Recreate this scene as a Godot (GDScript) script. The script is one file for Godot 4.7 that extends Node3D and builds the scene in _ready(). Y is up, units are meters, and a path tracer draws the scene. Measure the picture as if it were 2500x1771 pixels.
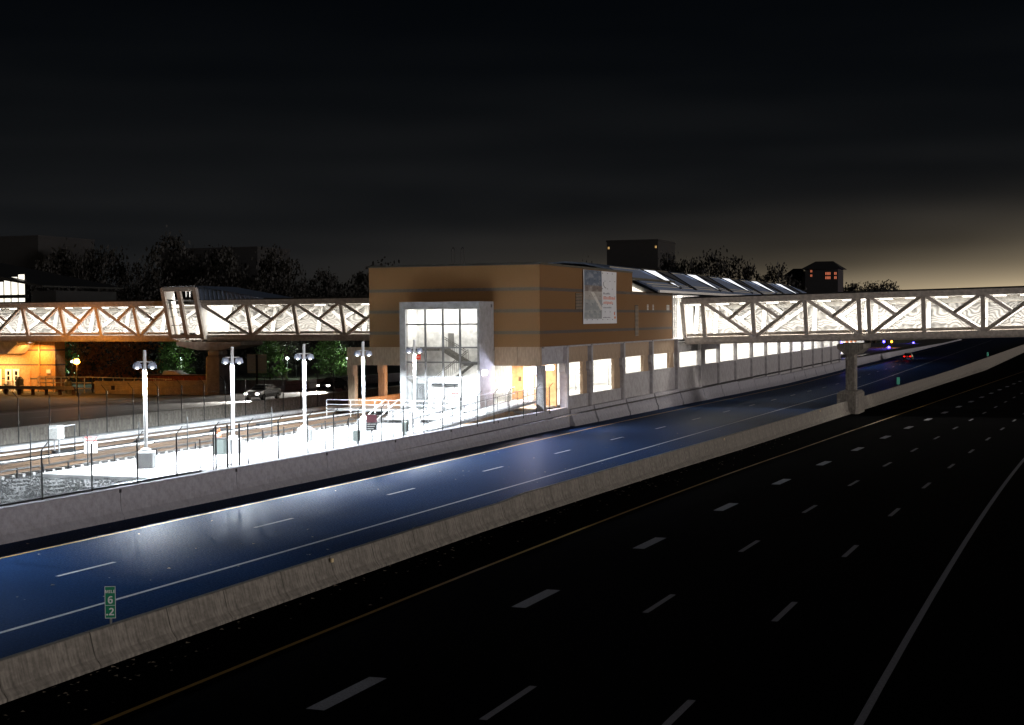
extends Node3D
# A commuter rail station and its footbridges beside a toll road after dusk.

var M := {}
var taken := {}
var rng := RandomNumberGenerator.new()

# ------------------------------------------------------------------ helpers
func mb() -> SurfaceTool:
	var st := SurfaceTool.new()
	st.begin(Mesh.PRIMITIVE_TRIANGLES)
	return st

func tri(st: SurfaceTool, a: Vector3, b: Vector3, c: Vector3):
	# a b c run counter-clockwise seen from outside; Godot wants clockwise
	var n := (b - a).cross(c - a).normalized()
	for p in [a, c, b]:
		st.set_normal(n)
		st.add_vertex(p)

func quad(st: SurfaceTool, a: Vector3, b: Vector3, c: Vector3, d: Vector3):
	tri(st, a, b, c)
	tri(st, a, c, d)

func bx(st: SurfaceTool, x0: float, y0: float, z0: float, x1: float, y1: float, z1: float):
	var p := [Vector3(x0, y0, z0), Vector3(x1, y0, z0), Vector3(x1, y1, z0), Vector3(x0, y1, z0),
		Vector3(x0, y0, z1), Vector3(x1, y0, z1), Vector3(x1, y1, z1), Vector3(x0, y1, z1)]
	quad(st, p[4], p[5], p[6], p[7])
	quad(st, p[1], p[0], p[3], p[2])
	quad(st, p[5], p[1], p[2], p[6])
	quad(st, p[0], p[4], p[7], p[3])
	quad(st, p[7], p[6], p[2], p[3])
	quad(st, p[0], p[1], p[5], p[4])

# box with chamfered edges on its vertical and top edges
func cbx(st: SurfaceTool, x0: float, y0: float, z0: float, x1: float, y1: float, z1: float, c: float):
	var lo := [Vector3(x0 + c, y0, z0), Vector3(x1 - c, y0, z0), Vector3(x1, y0, z0 + c), Vector3(x1, y0, z1 - c),
		Vector3(x1 - c, y0, z1), Vector3(x0 + c, y0, z1), Vector3(x0, y0, z1 - c), Vector3(x0, y0, z0 + c)]
	var hi := []
	var tp := []
	var ctr := Vector3((x0 + x1) / 2, 0, (z0 + z1) / 2)
	for v in lo:
		hi.append(Vector3(v.x, y1 - c, v.z))
		tp.append(Vector3(v.x - signf(v.x - ctr.x) * c, y1, v.z - signf(v.z - ctr.z) * c))
	for i in 8:
		var j := (i + 1) % 8
		quad(st, lo[j], lo[i], hi[i], hi[j])
		quad(st, hi[j], hi[i], tp[i], tp[j])
	for i in range(1, 7):
		tri(st, tp[0], tp[i + 1], tp[i])
		tri(st, lo[0], lo[i], lo[i + 1])

# a bar of w (side) by h (up) between two points
func beam(st: SurfaceTool, a: Vector3, b: Vector3, w: float, h: float, up := Vector3.UP):
	var d := (b - a).normalized()
	if absf(d.dot(up)) > 0.98:
		up = Vector3(0, 0, 1)
	var s := d.cross(up).normalized() * (w / 2)
	var u := s.cross(d).normalized() * (h / 2)
	var p := [a - s - u, a + s - u, a + s + u, a - s + u, b - s - u, b + s - u, b + s + u, b - s + u]
	quad(st, p[0], p[1], p[2], p[3])
	quad(st, p[5], p[4], p[7], p[6])
	quad(st, p[1], p[5], p[6], p[2])
	quad(st, p[4], p[0], p[3], p[7])
	quad(st, p[3], p[2], p[6], p[7])
	quad(st, p[4], p[5], p[1], p[0])

func tube(st: SurfaceTool, a: Vector3, b: Vector3, r0: float, r1 := -1.0, n := 8, caps := true):
	if r1 < 0.0:
		r1 = r0
	var d := (b - a).normalized()
	var s := d.cross(Vector3.UP if absf(d.y) < 0.95 else Vector3.RIGHT).normalized()
	var u := s.cross(d).normalized()
	for i in n:
		var t0 := TAU * i / n
		var t1 := TAU * (i + 1) / n
		var e0 := s * cos(t0) + u * sin(t0)
		var e1 := s * cos(t1) + u * sin(t1)
		var q := [[a + e0 * r0, e0], [a + e1 * r0, e1], [b + e1 * r1, e1], [b + e0 * r1, e0]]
		for k in [0, 1, 2, 0, 2, 3]:
			st.set_normal(q[k][1])
			st.add_vertex(q[k][0])
		if caps:
			tri(st, b, b + e1 * r1, b + e0 * r1)
			tri(st, a, a + e0 * r0, a + e1 * r0)

# a closed profile (x, y) counter-clockwise seen from +z, swept between two z, shifted by dx, dy at the far end
func sweep(st: SurfaceTool, prof: Array, z0: float, z1: float, o0 := Vector2.ZERO, o1 := Vector2.ZERO):
	var n := prof.size()
	var A := []
	var B := []
	for v in prof:
		A.append(Vector3(v.x + o0.x, v.y + o0.y, z0))
		B.append(Vector3(v.x + o1.x, v.y + o1.y, z1))
	for i in n:
		var j := (i + 1) % n
		quad(st, A[j], A[i], B[i], B[j])
	var idx := Geometry2D.triangulate_polygon(PackedVector2Array(prof))
	for k in range(0, idx.size(), 3):
		var t := [idx[k], idx[k + 1], idx[k + 2]]
		if (prof[t[1]] - prof[t[0]]).cross(prof[t[2]] - prof[t[0]]) < 0:
			t = [t[0], t[2], t[1]]
		tri(st, A[t[0]], A[t[1]], A[t[2]])
		tri(st, B[t[0]], B[t[2]], B[t[1]])

func lathe(st: SurfaceTool, c: Vector3, pts: Array, n := 14):
	for i in n:
		var t0 := TAU * i / n
		var t1 := TAU * (i + 1) / n
		for k in pts.size() - 1:
			var p: Vector2 = pts[k]
			var q: Vector2 = pts[k + 1]
			var a := c + Vector3(cos(t0) * p.x, p.y, sin(t0) * p.x)
			var b := c + Vector3(cos(t1) * p.x, p.y, sin(t1) * p.x)
			var e := c + Vector3(cos(t1) * q.x, q.y, sin(t1) * q.x)
			var f := c + Vector3(cos(t0) * q.x, q.y, sin(t0) * q.x)
			var nn := Vector2(q.y - p.y, p.x - q.x).normalized()
			var n0 := Vector3(cos(t0) * nn.x, nn.y, sin(t0) * nn.x)
			var n1 := Vector3(cos(t1) * nn.x, nn.y, sin(t1) * nn.x)
			for v in [[a, n0], [b, n1], [e, n1], [a, n0], [e, n1], [f, n0]]:
				st.set_normal(v[1])
				st.add_vertex(v[0])

func numbered(called: String) -> String:
	if not taken.has(called):
		taken[called] = 0
		return called
	taken[called] += 1
	return "%s_%03d" % [called, taken[called]]

func ob(called: String, st, m: Material, parent: Node = self) -> MeshInstance3D:
	var o := MeshInstance3D.new()
	if st is SurfaceTool:
		o.mesh = st.commit()
	else:
		o.mesh = st
	o.material_override = m
	o.name = numbered(called) if parent == self else called
	parent.add_child(o, true)
	return o

func tag(o: Node, label: String, category: String, group := ""):
	o.set_meta("label", label)
	o.set_meta("category", category)
	if group != "":
		o.set_meta("group", group)

func thing(called: String, label: String, category: String, at := Vector3.ZERO, turn := 0.0, group := "") -> Node3D:
	var o := Node3D.new()
	o.name = numbered(called)
	add_child(o)
	o.position = at
	o.rotation.y = turn
	tag(o, label, category, group)
	return o

func struct(called: String, st, m: Material) -> MeshInstance3D:
	var o := ob(called, st, m)
	o.set_meta("kind", "structure")
	o.set_meta("label", called.replace("_", " "))
	return o

func text(parent: Node, words: String, at: Vector3, size: float, m: Material, rot := Vector3.ZERO):
	var t := TextMesh.new()
	t.text = words
	var f := SystemFont.new()
	f.font_names = PackedStringArray(["Droid Sans"])
	f.font_weight = 700
	t.font = f
	t.font_size = 64
	t.pixel_size = size / 64.0
	t.depth = 0.006
	var o := MeshInstance3D.new()
	o.mesh = t
	o.material_override = m
	o.name = "lettering"
	o.position = at
	o.rotation = rot
	parent.add_child(o, true)

# ------------------------------------------------------------------ materials
func lin(r: float, g: float, b: float) -> Color:
	return Color(r, g, b).linear_to_srgb()

func noise_tex(seed_: int, freq: float, lo: Color, hi: Color, size := 512, oct := 5, stretch := Vector2.ONE, gain := 0.55, power := 1.0) -> ImageTexture:
	var n := FastNoiseLite.new()
	n.seed = seed_
	n.frequency = freq
	n.fractal_octaves = oct
	n.fractal_gain = gain
	var img := Image.create(size, size, true, Image.FORMAT_RGB8)
	var src: Image = n.get_seamless_image(size, size)
	for y in size:
		for x in size:
			var v := src.get_pixel(int(x * stretch.x) % size, int(y * stretch.y) % size).r
			v = clampf((v - 0.5) * 1.6 + 0.5, 0, 1)
			img.set_pixel(x, y, lo.lerp(hi, pow(v, power)))
	img.generate_mipmaps()
	return ImageTexture.create_from_image(img)

# rain streaks and blotches on old concrete, tiling both ways
func streak_tex() -> ImageTexture:
	var n := FastNoiseLite.new()
	n.seed = 17
	n.frequency = 0.02
	n.fractal_octaves = 5
	n.fractal_gain = 0.65
	var img := Image.create(512, 512, true, Image.FORMAT_RGB8)
	for y in 512:
		var v := absf(y - 256.0)
		for x in 512:
			var a := TAU * x / 512.0
			var run := n.get_noise_3d(cos(a) * 190.0, sin(a) * 190.0, v * 0.16)
			var blot := n.get_noise_3d(cos(a) * 60.0 + 500.0, sin(a) * 60.0, v * 0.9)
			var k := clampf(0.84 + 0.3 * run + 0.26 * blot, 0.5, 1.0)
			img.set_pixel(x, y, Color(k, k * 0.99, k * 0.97))
	img.generate_mipmaps()
	return ImageTexture.create_from_image(img)

func mat(called: String, col: Color, rough := 0.8, metal := 0.0, tex: Texture2D = null, scale := 0.25) -> StandardMaterial3D:
	var m := StandardMaterial3D.new()
	m.albedo_color = col
	m.roughness = rough
	m.metallic = metal
	if tex:
		m.albedo_texture = tex
		m.uv1_triplanar = true
		m.uv1_world_triplanar = true
		m.uv1_scale = Vector3.ONE * scale
	m.resource_name = called
	M[called] = m
	return m

func glow(called: String, col: Color, energy: float) -> StandardMaterial3D:
	var m := mat(called, col.darkened(0.3), 0.5)
	m.emission_enabled = true
	m.emission = col
	m.emission_energy_multiplier = energy
	return m

func materials():
	var w := Color.WHITE
	var grain := noise_tex(3, 0.02, Color(0.84, 0.84, 0.84), Color(1, 1, 1), 512, 6)
	var stain := noise_tex(11, 0.012, Color(0.84, 0.83, 0.82), Color(1, 1, 1), 512, 7, Vector2.ONE, 0.75, 0.8)
	var speck := noise_tex(5, 0.22, Color(0.25, 0.25, 0.26), Color(1, 1, 1), 512, 3, Vector2.ONE, 0.7, 1.6)
	var rough_t := noise_tex(8, 0.03, Color(0.55, 0.55, 0.55), Color(1, 1, 1), 512, 6)
	mat("concrete", lin(0.42, 0.41, 0.42), 0.85, 0, stain, 0.16)
	mat("barrier_concrete", lin(0.38, 0.38, 0.42), 0.85, 0, stain, 0.3)
	mat("old_concrete", lin(0.29, 0.27, 0.24), 0.9, 0, streak_tex(), 0.42)
	mat("pad_concrete", lin(0.55, 0.55, 0.55), 0.85, 0, grain, 0.1)
	mat("fascia_concrete", lin(0.42, 0.31, 0.21), 0.8, 0, noise_tex(21, 0.012, Color(0.86, 0.85, 0.84), w, 512, 5, Vector2(4, 1)), 0.2)
	mat("tower_concrete", lin(0.3, 0.3, 0.3), 0.75, 0, stain, 0.2)
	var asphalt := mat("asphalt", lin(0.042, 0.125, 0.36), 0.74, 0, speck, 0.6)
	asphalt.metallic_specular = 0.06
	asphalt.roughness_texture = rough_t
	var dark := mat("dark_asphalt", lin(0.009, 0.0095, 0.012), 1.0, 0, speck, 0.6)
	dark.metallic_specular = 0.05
	mat("far_asphalt", lin(0.2, 0.2, 0.21), 0.6, 0, speck, 0.4)
	mat("paint_white", lin(0.52, 0.53, 0.58), 0.95, 0, grain, 1.2).metallic_specular = 0.15
	mat("paint_yellow", lin(0.6, 0.36, 0.08), 0.6, 0, grain, 1.2)
	mat("brick", lin(0.27, 0.14, 0.05), 0.9, 0, noise_tex(31, 0.05, Color(0.68, 0.66, 0.62), w, 512, 5, Vector2(1, 5)), 0.35)
	mat("brick_band", lin(0.1, 0.082, 0.07), 0.85, 0, grain, 0.4)
	mat("steel_paint", lin(0.62, 0.56, 0.5), 0.5, 0, grain, 0.2)
	mat("white_steel", lin(0.72, 0.72, 0.72), 0.45)
	mat("white_wall", lin(0.74, 0.74, 0.73), 0.7, 0, grain, 0.15)
	mat("roof_metal", lin(0.2, 0.27, 0.4), 0.4, 0.2, grain, 0.2)
	mat("seam_metal", lin(0.42, 0.5, 0.66), 0.35, 0.2)
	mat("dark_metal", lin(0.02, 0.021, 0.022), 0.5, 0.3)
	mat("black_vinyl", lin(0.007, 0.0075, 0.0075), 0.6)
	mat("galvanised", lin(0.4, 0.41, 0.42), 0.4, 0.7, grain, 0.5)
	mat("mullion", lin(0.16, 0.16, 0.16), 0.5, 0.3)
	mat("stair_steel", lin(0.14, 0.14, 0.135), 0.6, 0.1, grain, 0.5)
	mat("rust", lin(0.11, 0.062, 0.03), 0.8, 0.1, grain, 0.6)
	mat("rail_steel", lin(0.25, 0.22, 0.2), 0.35, 0.8)
	mat("tie", lin(0.3, 0.29, 0.28), 0.9, 0, grain, 0.6)
	mat("ballast_ground", lin(0.4, 0.39, 0.38), 0.95, 0, speck, 0.5)
	mat("stone", lin(0.09, 0.09, 0.09), 0.9)
	mat("soil", lin(0.035, 0.028, 0.02), 0.95, 0, grain, 0.2)
	mat("grass", lin(0.03, 0.035, 0.018), 0.95, 0, grain, 0.15)
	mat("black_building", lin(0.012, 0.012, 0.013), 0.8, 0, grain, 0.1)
	mat("bark", lin(0.05, 0.035, 0.025), 0.95, 0, grain, 0.8)
	mat("sign_green", lin(0.0, 0.2, 0.1), 0.5)
	mat("marker_green", lin(0.12, 0.6, 0.42), 0.5)
	mat("sign_white", lin(0.72, 0.72, 0.72), 0.5)
	mat("sign_red", lin(0.5, 0.05, 0.04), 0.5)
	mat("sign_maroon", lin(0.12, 0.03, 0.04), 0.5)
	mat("sign_back", lin(0.55, 0.45, 0.34), 0.4, 0.5, grain, 0.7)
	mat("orange_plastic", lin(0.6, 0.16, 0.04), 0.5)
	mat("dumpster_red", lin(0.32, 0.07, 0.04), 0.6, 0, grain, 0.5)
	mat("plaster", lin(0.55, 0.33, 0.16), 0.8, 0, grain, 0.2)
	mat("pavilion_brick", lin(0.5, 0.3, 0.13), 0.85, 0, grain, 0.3)
	mat("rubber", lin(0.015, 0.015, 0.015), 0.8)
	mat("car_dark", lin(0.02, 0.025, 0.035), 0.25, 0.4)
	mat("car_silver", lin(0.4, 0.41, 0.42), 0.3, 0.6)
	mat("car_white", lin(0.65, 0.65, 0.65), 0.3)
	mat("car_glass", lin(0.01, 0.01, 0.012), 0.08)
	mat("reflector", lin(0.7, 0.55, 0.3), 0.3)
	mat("cabinet", lin(0.6, 0.6, 0.58), 0.5, 0, grain, 0.8)
	mat("cabinet_green", lin(0.1, 0.12, 0.11), 0.5)
	mat("floor_tile", lin(0.5, 0.5, 0.48), 0.5, 0, grain, 0.3)
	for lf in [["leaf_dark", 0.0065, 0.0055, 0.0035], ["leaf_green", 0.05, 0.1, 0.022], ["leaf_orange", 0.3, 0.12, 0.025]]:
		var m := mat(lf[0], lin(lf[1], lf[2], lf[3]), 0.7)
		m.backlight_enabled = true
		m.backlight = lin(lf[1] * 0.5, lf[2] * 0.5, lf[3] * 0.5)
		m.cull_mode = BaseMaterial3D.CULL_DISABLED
	var g := mat("glass", Color(0.1, 0.12, 0.13, 0.06), 0.03)
	g.transparency = BaseMaterial3D.TRANSPARENCY_ALPHA
	var sh := mat("lamp_shade", Color(0.62, 0.64, 0.7, 0.9), 0.2)
	sh.transparency = BaseMaterial3D.TRANSPARENCY_ALPHA
	glow("lamp_glow", Color(0.94, 0.97, 1.0), 9.0)
	glow("tube_glow", Color(1.0, 0.97, 0.92), 6.0)
	glow("sodium_glow", Color(1.0, 0.62, 0.2), 40.0)
	glow("window_glow", Color(1.0, 0.97, 0.9), 1.6)
	glow("skylight_glow", Color(0.96, 0.97, 1.0), 1.3)
	glow("warm_window_glow", Color(1.0, 0.8, 0.5), 0.9)
	glow("pink_window_glow", Color(1.0, 0.55, 0.4), 0.5)
	glow("headlamp_glow", Color(1.0, 0.98, 0.94), 20.0)
	glow("tail_glow", Color(1.0, 0.1, 0.06), 5.0)
	glow("exit_glow", Color(1.0, 0.2, 0.05), 0.5)
	glow("green_signal_glow", Color(0.2, 1.0, 0.6), 1.0)
	glow("blue_signal_glow", Color(0.35, 0.3, 1.0), 9.0)
	glow("amber_signal_glow", Color(1.0, 0.6, 0.2), 5.0)
	# wire mesh with its optical moire painted into the colour, and the printed banner
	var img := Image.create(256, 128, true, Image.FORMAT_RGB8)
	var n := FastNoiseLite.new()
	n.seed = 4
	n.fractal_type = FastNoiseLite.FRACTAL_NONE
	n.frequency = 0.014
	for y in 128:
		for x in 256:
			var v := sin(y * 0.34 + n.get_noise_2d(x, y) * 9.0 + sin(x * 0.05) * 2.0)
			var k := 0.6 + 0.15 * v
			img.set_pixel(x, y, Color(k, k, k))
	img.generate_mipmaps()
	var mm := mat("moire_mesh", w, 0.6)
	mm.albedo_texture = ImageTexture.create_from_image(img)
	banner_material()

func banner_material():
	var img := Image.create(192, 256, true, Image.FORMAT_RGB8)
	img.fill(Color(0.84, 0.85, 0.86))
	var n := FastNoiseLite.new()
	n.seed = 9
	n.frequency = 0.03
	for y in 256:
		for x in range(4, 102):
			var v := n.get_noise_2d(x, y) * 0.5 + 0.5
			var c := Color(0.3, 0.36, 0.44)
			if y > 72:
				c = Color(0.42, 0.38, 0.36)
			if y > 100:
				c = Color(0.62, 0.6, 0.57)
			if y > 140:
				c = Color(0.55, 0.57, 0.57)
			if y < 232:
				img.set_pixel(x, y, c.lerp(Color(0.8, 0.79, 0.77), clampf((v - 0.45) * 1.4, 0, 0.7)))
	for y in range(104, 190):
		var cx := 40 + int((y - 104) * 0.62)
		for x in range(cx, cx + 16):
			if x < 102:
				img.set_pixel(x, y, Color(0.8, 0.79, 0.76))
	rng.seed = 77
	for row in [[104, 9, 40, Color(0.4, 0.42, 0.45)], [122, 16, 72, Color(0.84, 0.55, 0.47)], [146, 14, 56, Color(0.84, 0.58, 0.5)], [172, 9, 48, Color(0.5, 0.52, 0.54)], [222, 6, 44, Color(0.3, 0.3, 0.35)]]:
		var x := 110
		while x < 110 + row[2]:
			var ww := rng.randi_range(3, 6)
			var hh: int = row[1] - rng.randi_range(0, 5)
			img.fill_rect(Rect2i(x, row[0] + row[1] - hh, ww, hh), row[3])
			x += ww + 2
	for t in 40:
		var a := PI * 0.6 + t * 0.045
		img.fill_rect(Rect2i(int(132 + 22 * cos(a)), int(62 + 20 * sin(a)), 3, 3), Color(0.4, 0.41, 0.42))
	img.fill_rect(Rect2i(176, 200, 6, 14), Color(0.8, 0.4, 0.2))
	img.fill_rect(Rect2i(178, 222, 8, 10), Color(0.85, 0.5, 0.3))
	img.generate_mipmaps()
	var m := mat("banner_print", Color.WHITE, 0.6)
	m.albedo_texture = ImageTexture.create_from_image(img)

# ------------------------------------------------------------------ lines of the roads
func left_y(z: float) -> float:
	return maxf(0.63 + 0.0091 * z, -1.15 + 0.0005 * z)
func far_y(z: float) -> float:
	return maxf(1.6 + 0.0091 * z, -1.2)
func right_y(z: float) -> float:
	var d := -z
	return -0.779e-4 * d * d if d < 100.0 else -0.779 - 0.0105 * (minf(d, 320.0) - 100.0)
func right_dx(z: float) -> float:
	var d := -z
	return 1.923e-4 * d * d if d < 120.0 else 2.769 + 0.04615 * (d - 120.0)
func median_x(z: float) -> float:
	return -21.9 + 0.026 * maxf(0.0, -z - 56.0)
func edge_x(z: float) -> float:
	return -35.7 - clampf((-z - 70.0) * 0.02, 0.0, 0.9)

func ribbon(st: SurfaceTool, x0: Callable, x1: Callable, y: Callable, lift: float, z0: float, z1: float, step: float):
	var z := z0
	while z > z1 + 0.001:
		var e: float = maxf(z - step, z1)
		quad(st, Vector3(x0.call(z), y.call(z) + lift, z), Vector3(x1.call(z), y.call(z) + lift, z),
			Vector3(x1.call(e), y.call(e) + lift, e), Vector3(x0.call(e), y.call(e) + lift, e))
		z = e

# ------------------------------------------------------------------ sky, camera, sun
func light_and_camera():
	var cam := Camera3D.new()
	cam.name = "camera"
	cam.position = Vector3(0, 8.186, 0)
	cam.rotation_degrees = Vector3(-1.678, 20.19, -0.466)
	cam.fov = 27.21
	cam.far = 3000.0
	cam.near = 0.1
	add_child(cam)
	cam.current = true
	var env := Environment.new()
	env.background_mode = Environment.BG_SKY
	env.tonemap_mode = Environment.TONE_MAPPER_LINEAR
	env.tonemap_exposure = 1.0
	env.sdfgi_enabled = true
	env.ssao_enabled = true
	env.ssil_enabled = true
	var sky := Sky.new()
	var pan := PanoramaSkyMaterial.new()
	pan.panorama = dusk_sky()
	sky.sky_material = pan
	env.sky = sky
	env.background_energy_multiplier = 1.0
	var we := WorldEnvironment.new()
	we.name = "world_environment"
	we.environment = env
	add_child(we)
	# the last of the afterglow, low in the west, right of the picture
	var sun := DirectionalLight3D.new()
	sun.name = "afterglow"
	sun.light_color = Color(1.0, 0.96, 0.95)
	sun.light_energy = 0.42
	sun.light_angular_distance = 14.0
	sun.shadow_enabled = true
	add_child(sun)
	var az := deg_to_rad(110.0)
	var el := deg_to_rad(3.0)
	var towards := Vector3(sin(az) * cos(el), sin(el), -cos(az) * cos(el))
	sun.look_at_from_position(towards * 50.0, Vector3.ZERO)

func dusk_sky() -> ImageTexture:
	var w := 1024
	var h := 512
	var img := Image.create(w, h, false, Image.FORMAT_RGBF)
	var n := FastNoiseLite.new()
	n.seed = 2
	n.frequency = 0.9
	n.fractal_octaves = 4
	for y in h:
		var el := (0.5 - (y + 0.5) / h) * 180.0
		for x in w:
			# panorama: the first column looks towards -z, columns run to the right
			var az := wrapf((x + 0.5) / w * 360.0, -180.0, 180.0)
			var d := absf(wrapf(az - 22.0, -180.0, 180.0))
			var e := maxf(el, 0.0)
			var v := Vector3(sin(deg_to_rad(az)) * cos(deg_to_rad(el)), sin(deg_to_rad(el)) * 5.0, cos(deg_to_rad(az)) * cos(deg_to_rad(el)))
			var c := 0.5 + 0.5 * n.get_noise_3dv(v)
			# the haze over the town, dark above
			var streak := clampf(0.5 + 0.75 * n.get_noise_2d(az * 0.045 + el * 0.05 + 40.0, el * 0.75), 0.0, 1.0)
			var grey := 0.0094 * exp(-pow(maxf(e - 1.0, 0.0) / 7.0, 1.8)) * (0.6 + 0.7 * streak)
			var r := grey + 0.0003
			var g := grey + 0.0009
			var b := grey + 0.0017
			# afterglow, with thin cloud streaked across it
			var k := exp(-e / 0.7) * exp(-pow(d / 14.8, 2.0) / 2.0) * (0.75 + 0.5 * streak)
			var k2 := exp(-pow((e - 2.2) / 1.5, 2.0)) * exp(-pow(d / 20.0, 2.0) / 2.0) * streak
			r += 7.4 * k + 0.075 * k2
			g += 5.8 * k + 0.062 * k2
			b += 3.6 * k + 0.046 * k2
			img.set_pixel(x, y, Color(r, g, b))
	return ImageTexture.create_from_image(img)

# ------------------------------------------------------------------ roads and ground
func roads():
	var st := mb()
	quad(st, Vector3(-900, -14, 60), Vector3(900, -14, 60), Vector3(900, -14, -1600), Vector3(-900, -14, -1600))
	struct("ground", st, M.soil)
	# land beyond the far carriageway, rising to a wooded ridge
	st = mb()
	var xs := [-700.0, -400.0, -260.0, -200.0, -150.0, -115.0, -95.0, -83.0]
	var zs := [40.0, -60.0, -110.0, -150.0, -175.0, -200.0, -250.0, -320.0, -420.0, -600.0, -1000.0]
	for i in xs.size() - 1:
		for j in zs.size() - 1:
			quad(st, land(xs[i], zs[j]), land(xs[i + 1], zs[j]), land(xs[i + 1], zs[j + 1]), land(xs[i], zs[j + 1]))
	struct("terrain", st, M.grass)
	st = mb()
	quad(st, Vector3(7.8, -0.6, 60), Vector3(400, -0.6, 60), Vector3(400, -12.0, -1000), Vector3(30.0, -12.0, -1000))
	struct("verge", st, M.grass)
	# near carriageway beside the station
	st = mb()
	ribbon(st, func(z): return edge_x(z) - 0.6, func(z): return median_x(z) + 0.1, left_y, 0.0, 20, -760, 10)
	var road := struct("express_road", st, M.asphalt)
	st = mb()
	ribbon(st, func(_z): return -25.27, func(_z): return -25.12, left_y, 0.004, 20, -600, 20)
	ob("edge_line", st, M.paint_white, road)
	st = mb()
	ribbon(st, func(z): return edge_x(z) + 2.05, func(z): return edge_x(z) + 2.2, left_y, 0.004, 20, -600, 10)
	ob("yellow_line", st, M.paint_yellow, road)
	for i in 28:
		var z := -38.66 + 24.38 - 12.19 * i
		st = mb()
		ribbon(st, func(_z): return -29.46, func(_z): return -29.3, left_y, 0.004, z, z - 3.05, 4)
		ob("lane_dash", st, M.paint_white, road)
	# toll carriageway in the foreground
	st = mb()
	ribbon(st, func(z): return median_x(z) - 0.1, func(z): return 8.0 + right_dx(z), right_y, 0.0, 20, -760, 8)
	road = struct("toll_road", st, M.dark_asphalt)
	st = mb()
	ribbon(st, func(z): return -4.12 + right_dx(z), func(z): return -3.94 + right_dx(z), right_y, 0.004, 20, -500, 6)
	ob("edge_line", st, M.paint_white, road)
	st = mb()
	ribbon(st, func(z): return -18.75 + right_dx(z), func(z): return -18.6 + right_dx(z), right_y, 0.004, 20, -500, 6)
	ob("yellow_line", st, M.paint_yellow, road)
	var ph := [28.11, 28.49, 40.59 - 12.19]
	for k in 3:
		for i in 26:
			var z: float = -ph[k] + 12.19 - 12.19 * i
			var x: float = -15.0 + 3.66 * k
			var wd := 0.22 if k == 0 else 0.09
			st = mb()
			ribbon(st, func(q): return x - wd + right_dx(q), func(q): return x + wd + right_dx(q), right_y, 0.004, z, z - 3.05, 1.6)
			ob("lane_dash", st, M.paint_white, road)
	# carriageway beyond the tracks
	st = mb()
	ribbon(st, func(_z): return -83.0, func(_z): return -62.2, far_y, 0.0, 20, -760, 20)
	road = struct("far_road", st, M.far_asphalt)
	for x in [-64.4, -81.2]:
		st = mb()
		ribbon(st, func(_z): return x - 0.08, func(_z): return x + 0.08, far_y, 0.004, 0, -500, 30)
		ob("edge_line", st, M.paint_white, road)
	for k in 3:
		for i in 14:
			var z := -60.0 - 12.19 * i
			var x: float = -68.4 - 3.66 * k
			st = mb()
			ribbon(st, func(_z): return x - 0.08, func(_z): return x + 0.08, far_y, 0.004, z, z - 3.05, 4)
			ob("lane_dash", st, M.paint_white, road)
	# the trackway between the roads
	st = mb()
	quad(st, Vector3(-62.3, 0.6, 20), Vector3(-36.0, 0.6, 20), Vector3(-36.0, 0.6, -420), Vector3(-62.3, 0.6, -420))
	struct("track_bed", st, M.ballast_ground)
	# loose ballast near the barrier
	var stone := mb()
	rng.seed = 5
	var pts := []
	for i in 10:
		var v := Vector3(rng.randfn(), rng.randfn(), rng.randfn()).normalized() * rng.randf_range(0.75, 1.0)
		pts.append(v)
	var oct := [Vector3(1, 0, 0), Vector3(0, 0, 1), Vector3(-1, 0, 0), Vector3(0, 0, -1)]
	for i in 4:
		var a: Vector3 = oct[i] * (0.8 + 0.25 * pts[i].x)
		var b: Vector3 = oct[(i + 1) % 4] * (0.8 + 0.25 * pts[(i + 1) % 4].x)
		tri(stone, b, a, Vector3(0.15, 0.7, 0.1))
		tri(stone, a, b, Vector3(-0.1, -0.7, 0))
	var mm := MultiMesh.new()
	mm.transform_format = MultiMesh.TRANSFORM_3D
	mm.mesh = stone.commit()
	var cnt := 30000
	mm.instance_count = cnt
	for i in cnt:
		var x := rng.randf_range(-52.5, -36.3)
		var z := rng.randf_range(-61.0, -40.0)
		if i > 17000:
			x = rng.randf_range(-52.0, -46.9)
			z = rng.randf_range(-100.0, -60.0)
		var s := rng.randf_range(0.035, 0.085)
		mm.set_instance_transform(i, Transform3D(Basis.from_euler(Vector3(rng.randf() * 6, rng.randf() * 6, rng.randf() * 6)).scaled(Vector3(s, s * 0.8, s)), Vector3(x, 0.6 + s * 0.35 + 0.05 * sin(x * 3.1) * sin(z * 2.3), z)))
	var mi := MultiMeshInstance3D.new()
	mi.multimesh = mm
	mi.material_override = M.stone
	mi.name = "ballast"
	mi.set_meta("kind", "stuff")
	tag(mi, "loose grey ballast stones beside the tracks behind the fence", "ballast")
	add_child(mi)
	# concrete pad the lamp posts stand on
	st = mb()
	cbx(st, -47.0, 0.3, -97.0, -36.75, 0.8, -60.6, 0.03)
	struct("pavement", st, M.pad_concrete)

func land(x: float, z: float) -> Vector3:
	var y := -0.5
	if x > -84.0:
		y = far_y(z) - 0.1
	var d := maxf(0.0, -z - 210.0)
	y += minf(d * 0.03, 7.0) if x < -90.0 else -minf(d * 0.02, 6.0)
	return Vector3(x, y, z)

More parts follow.
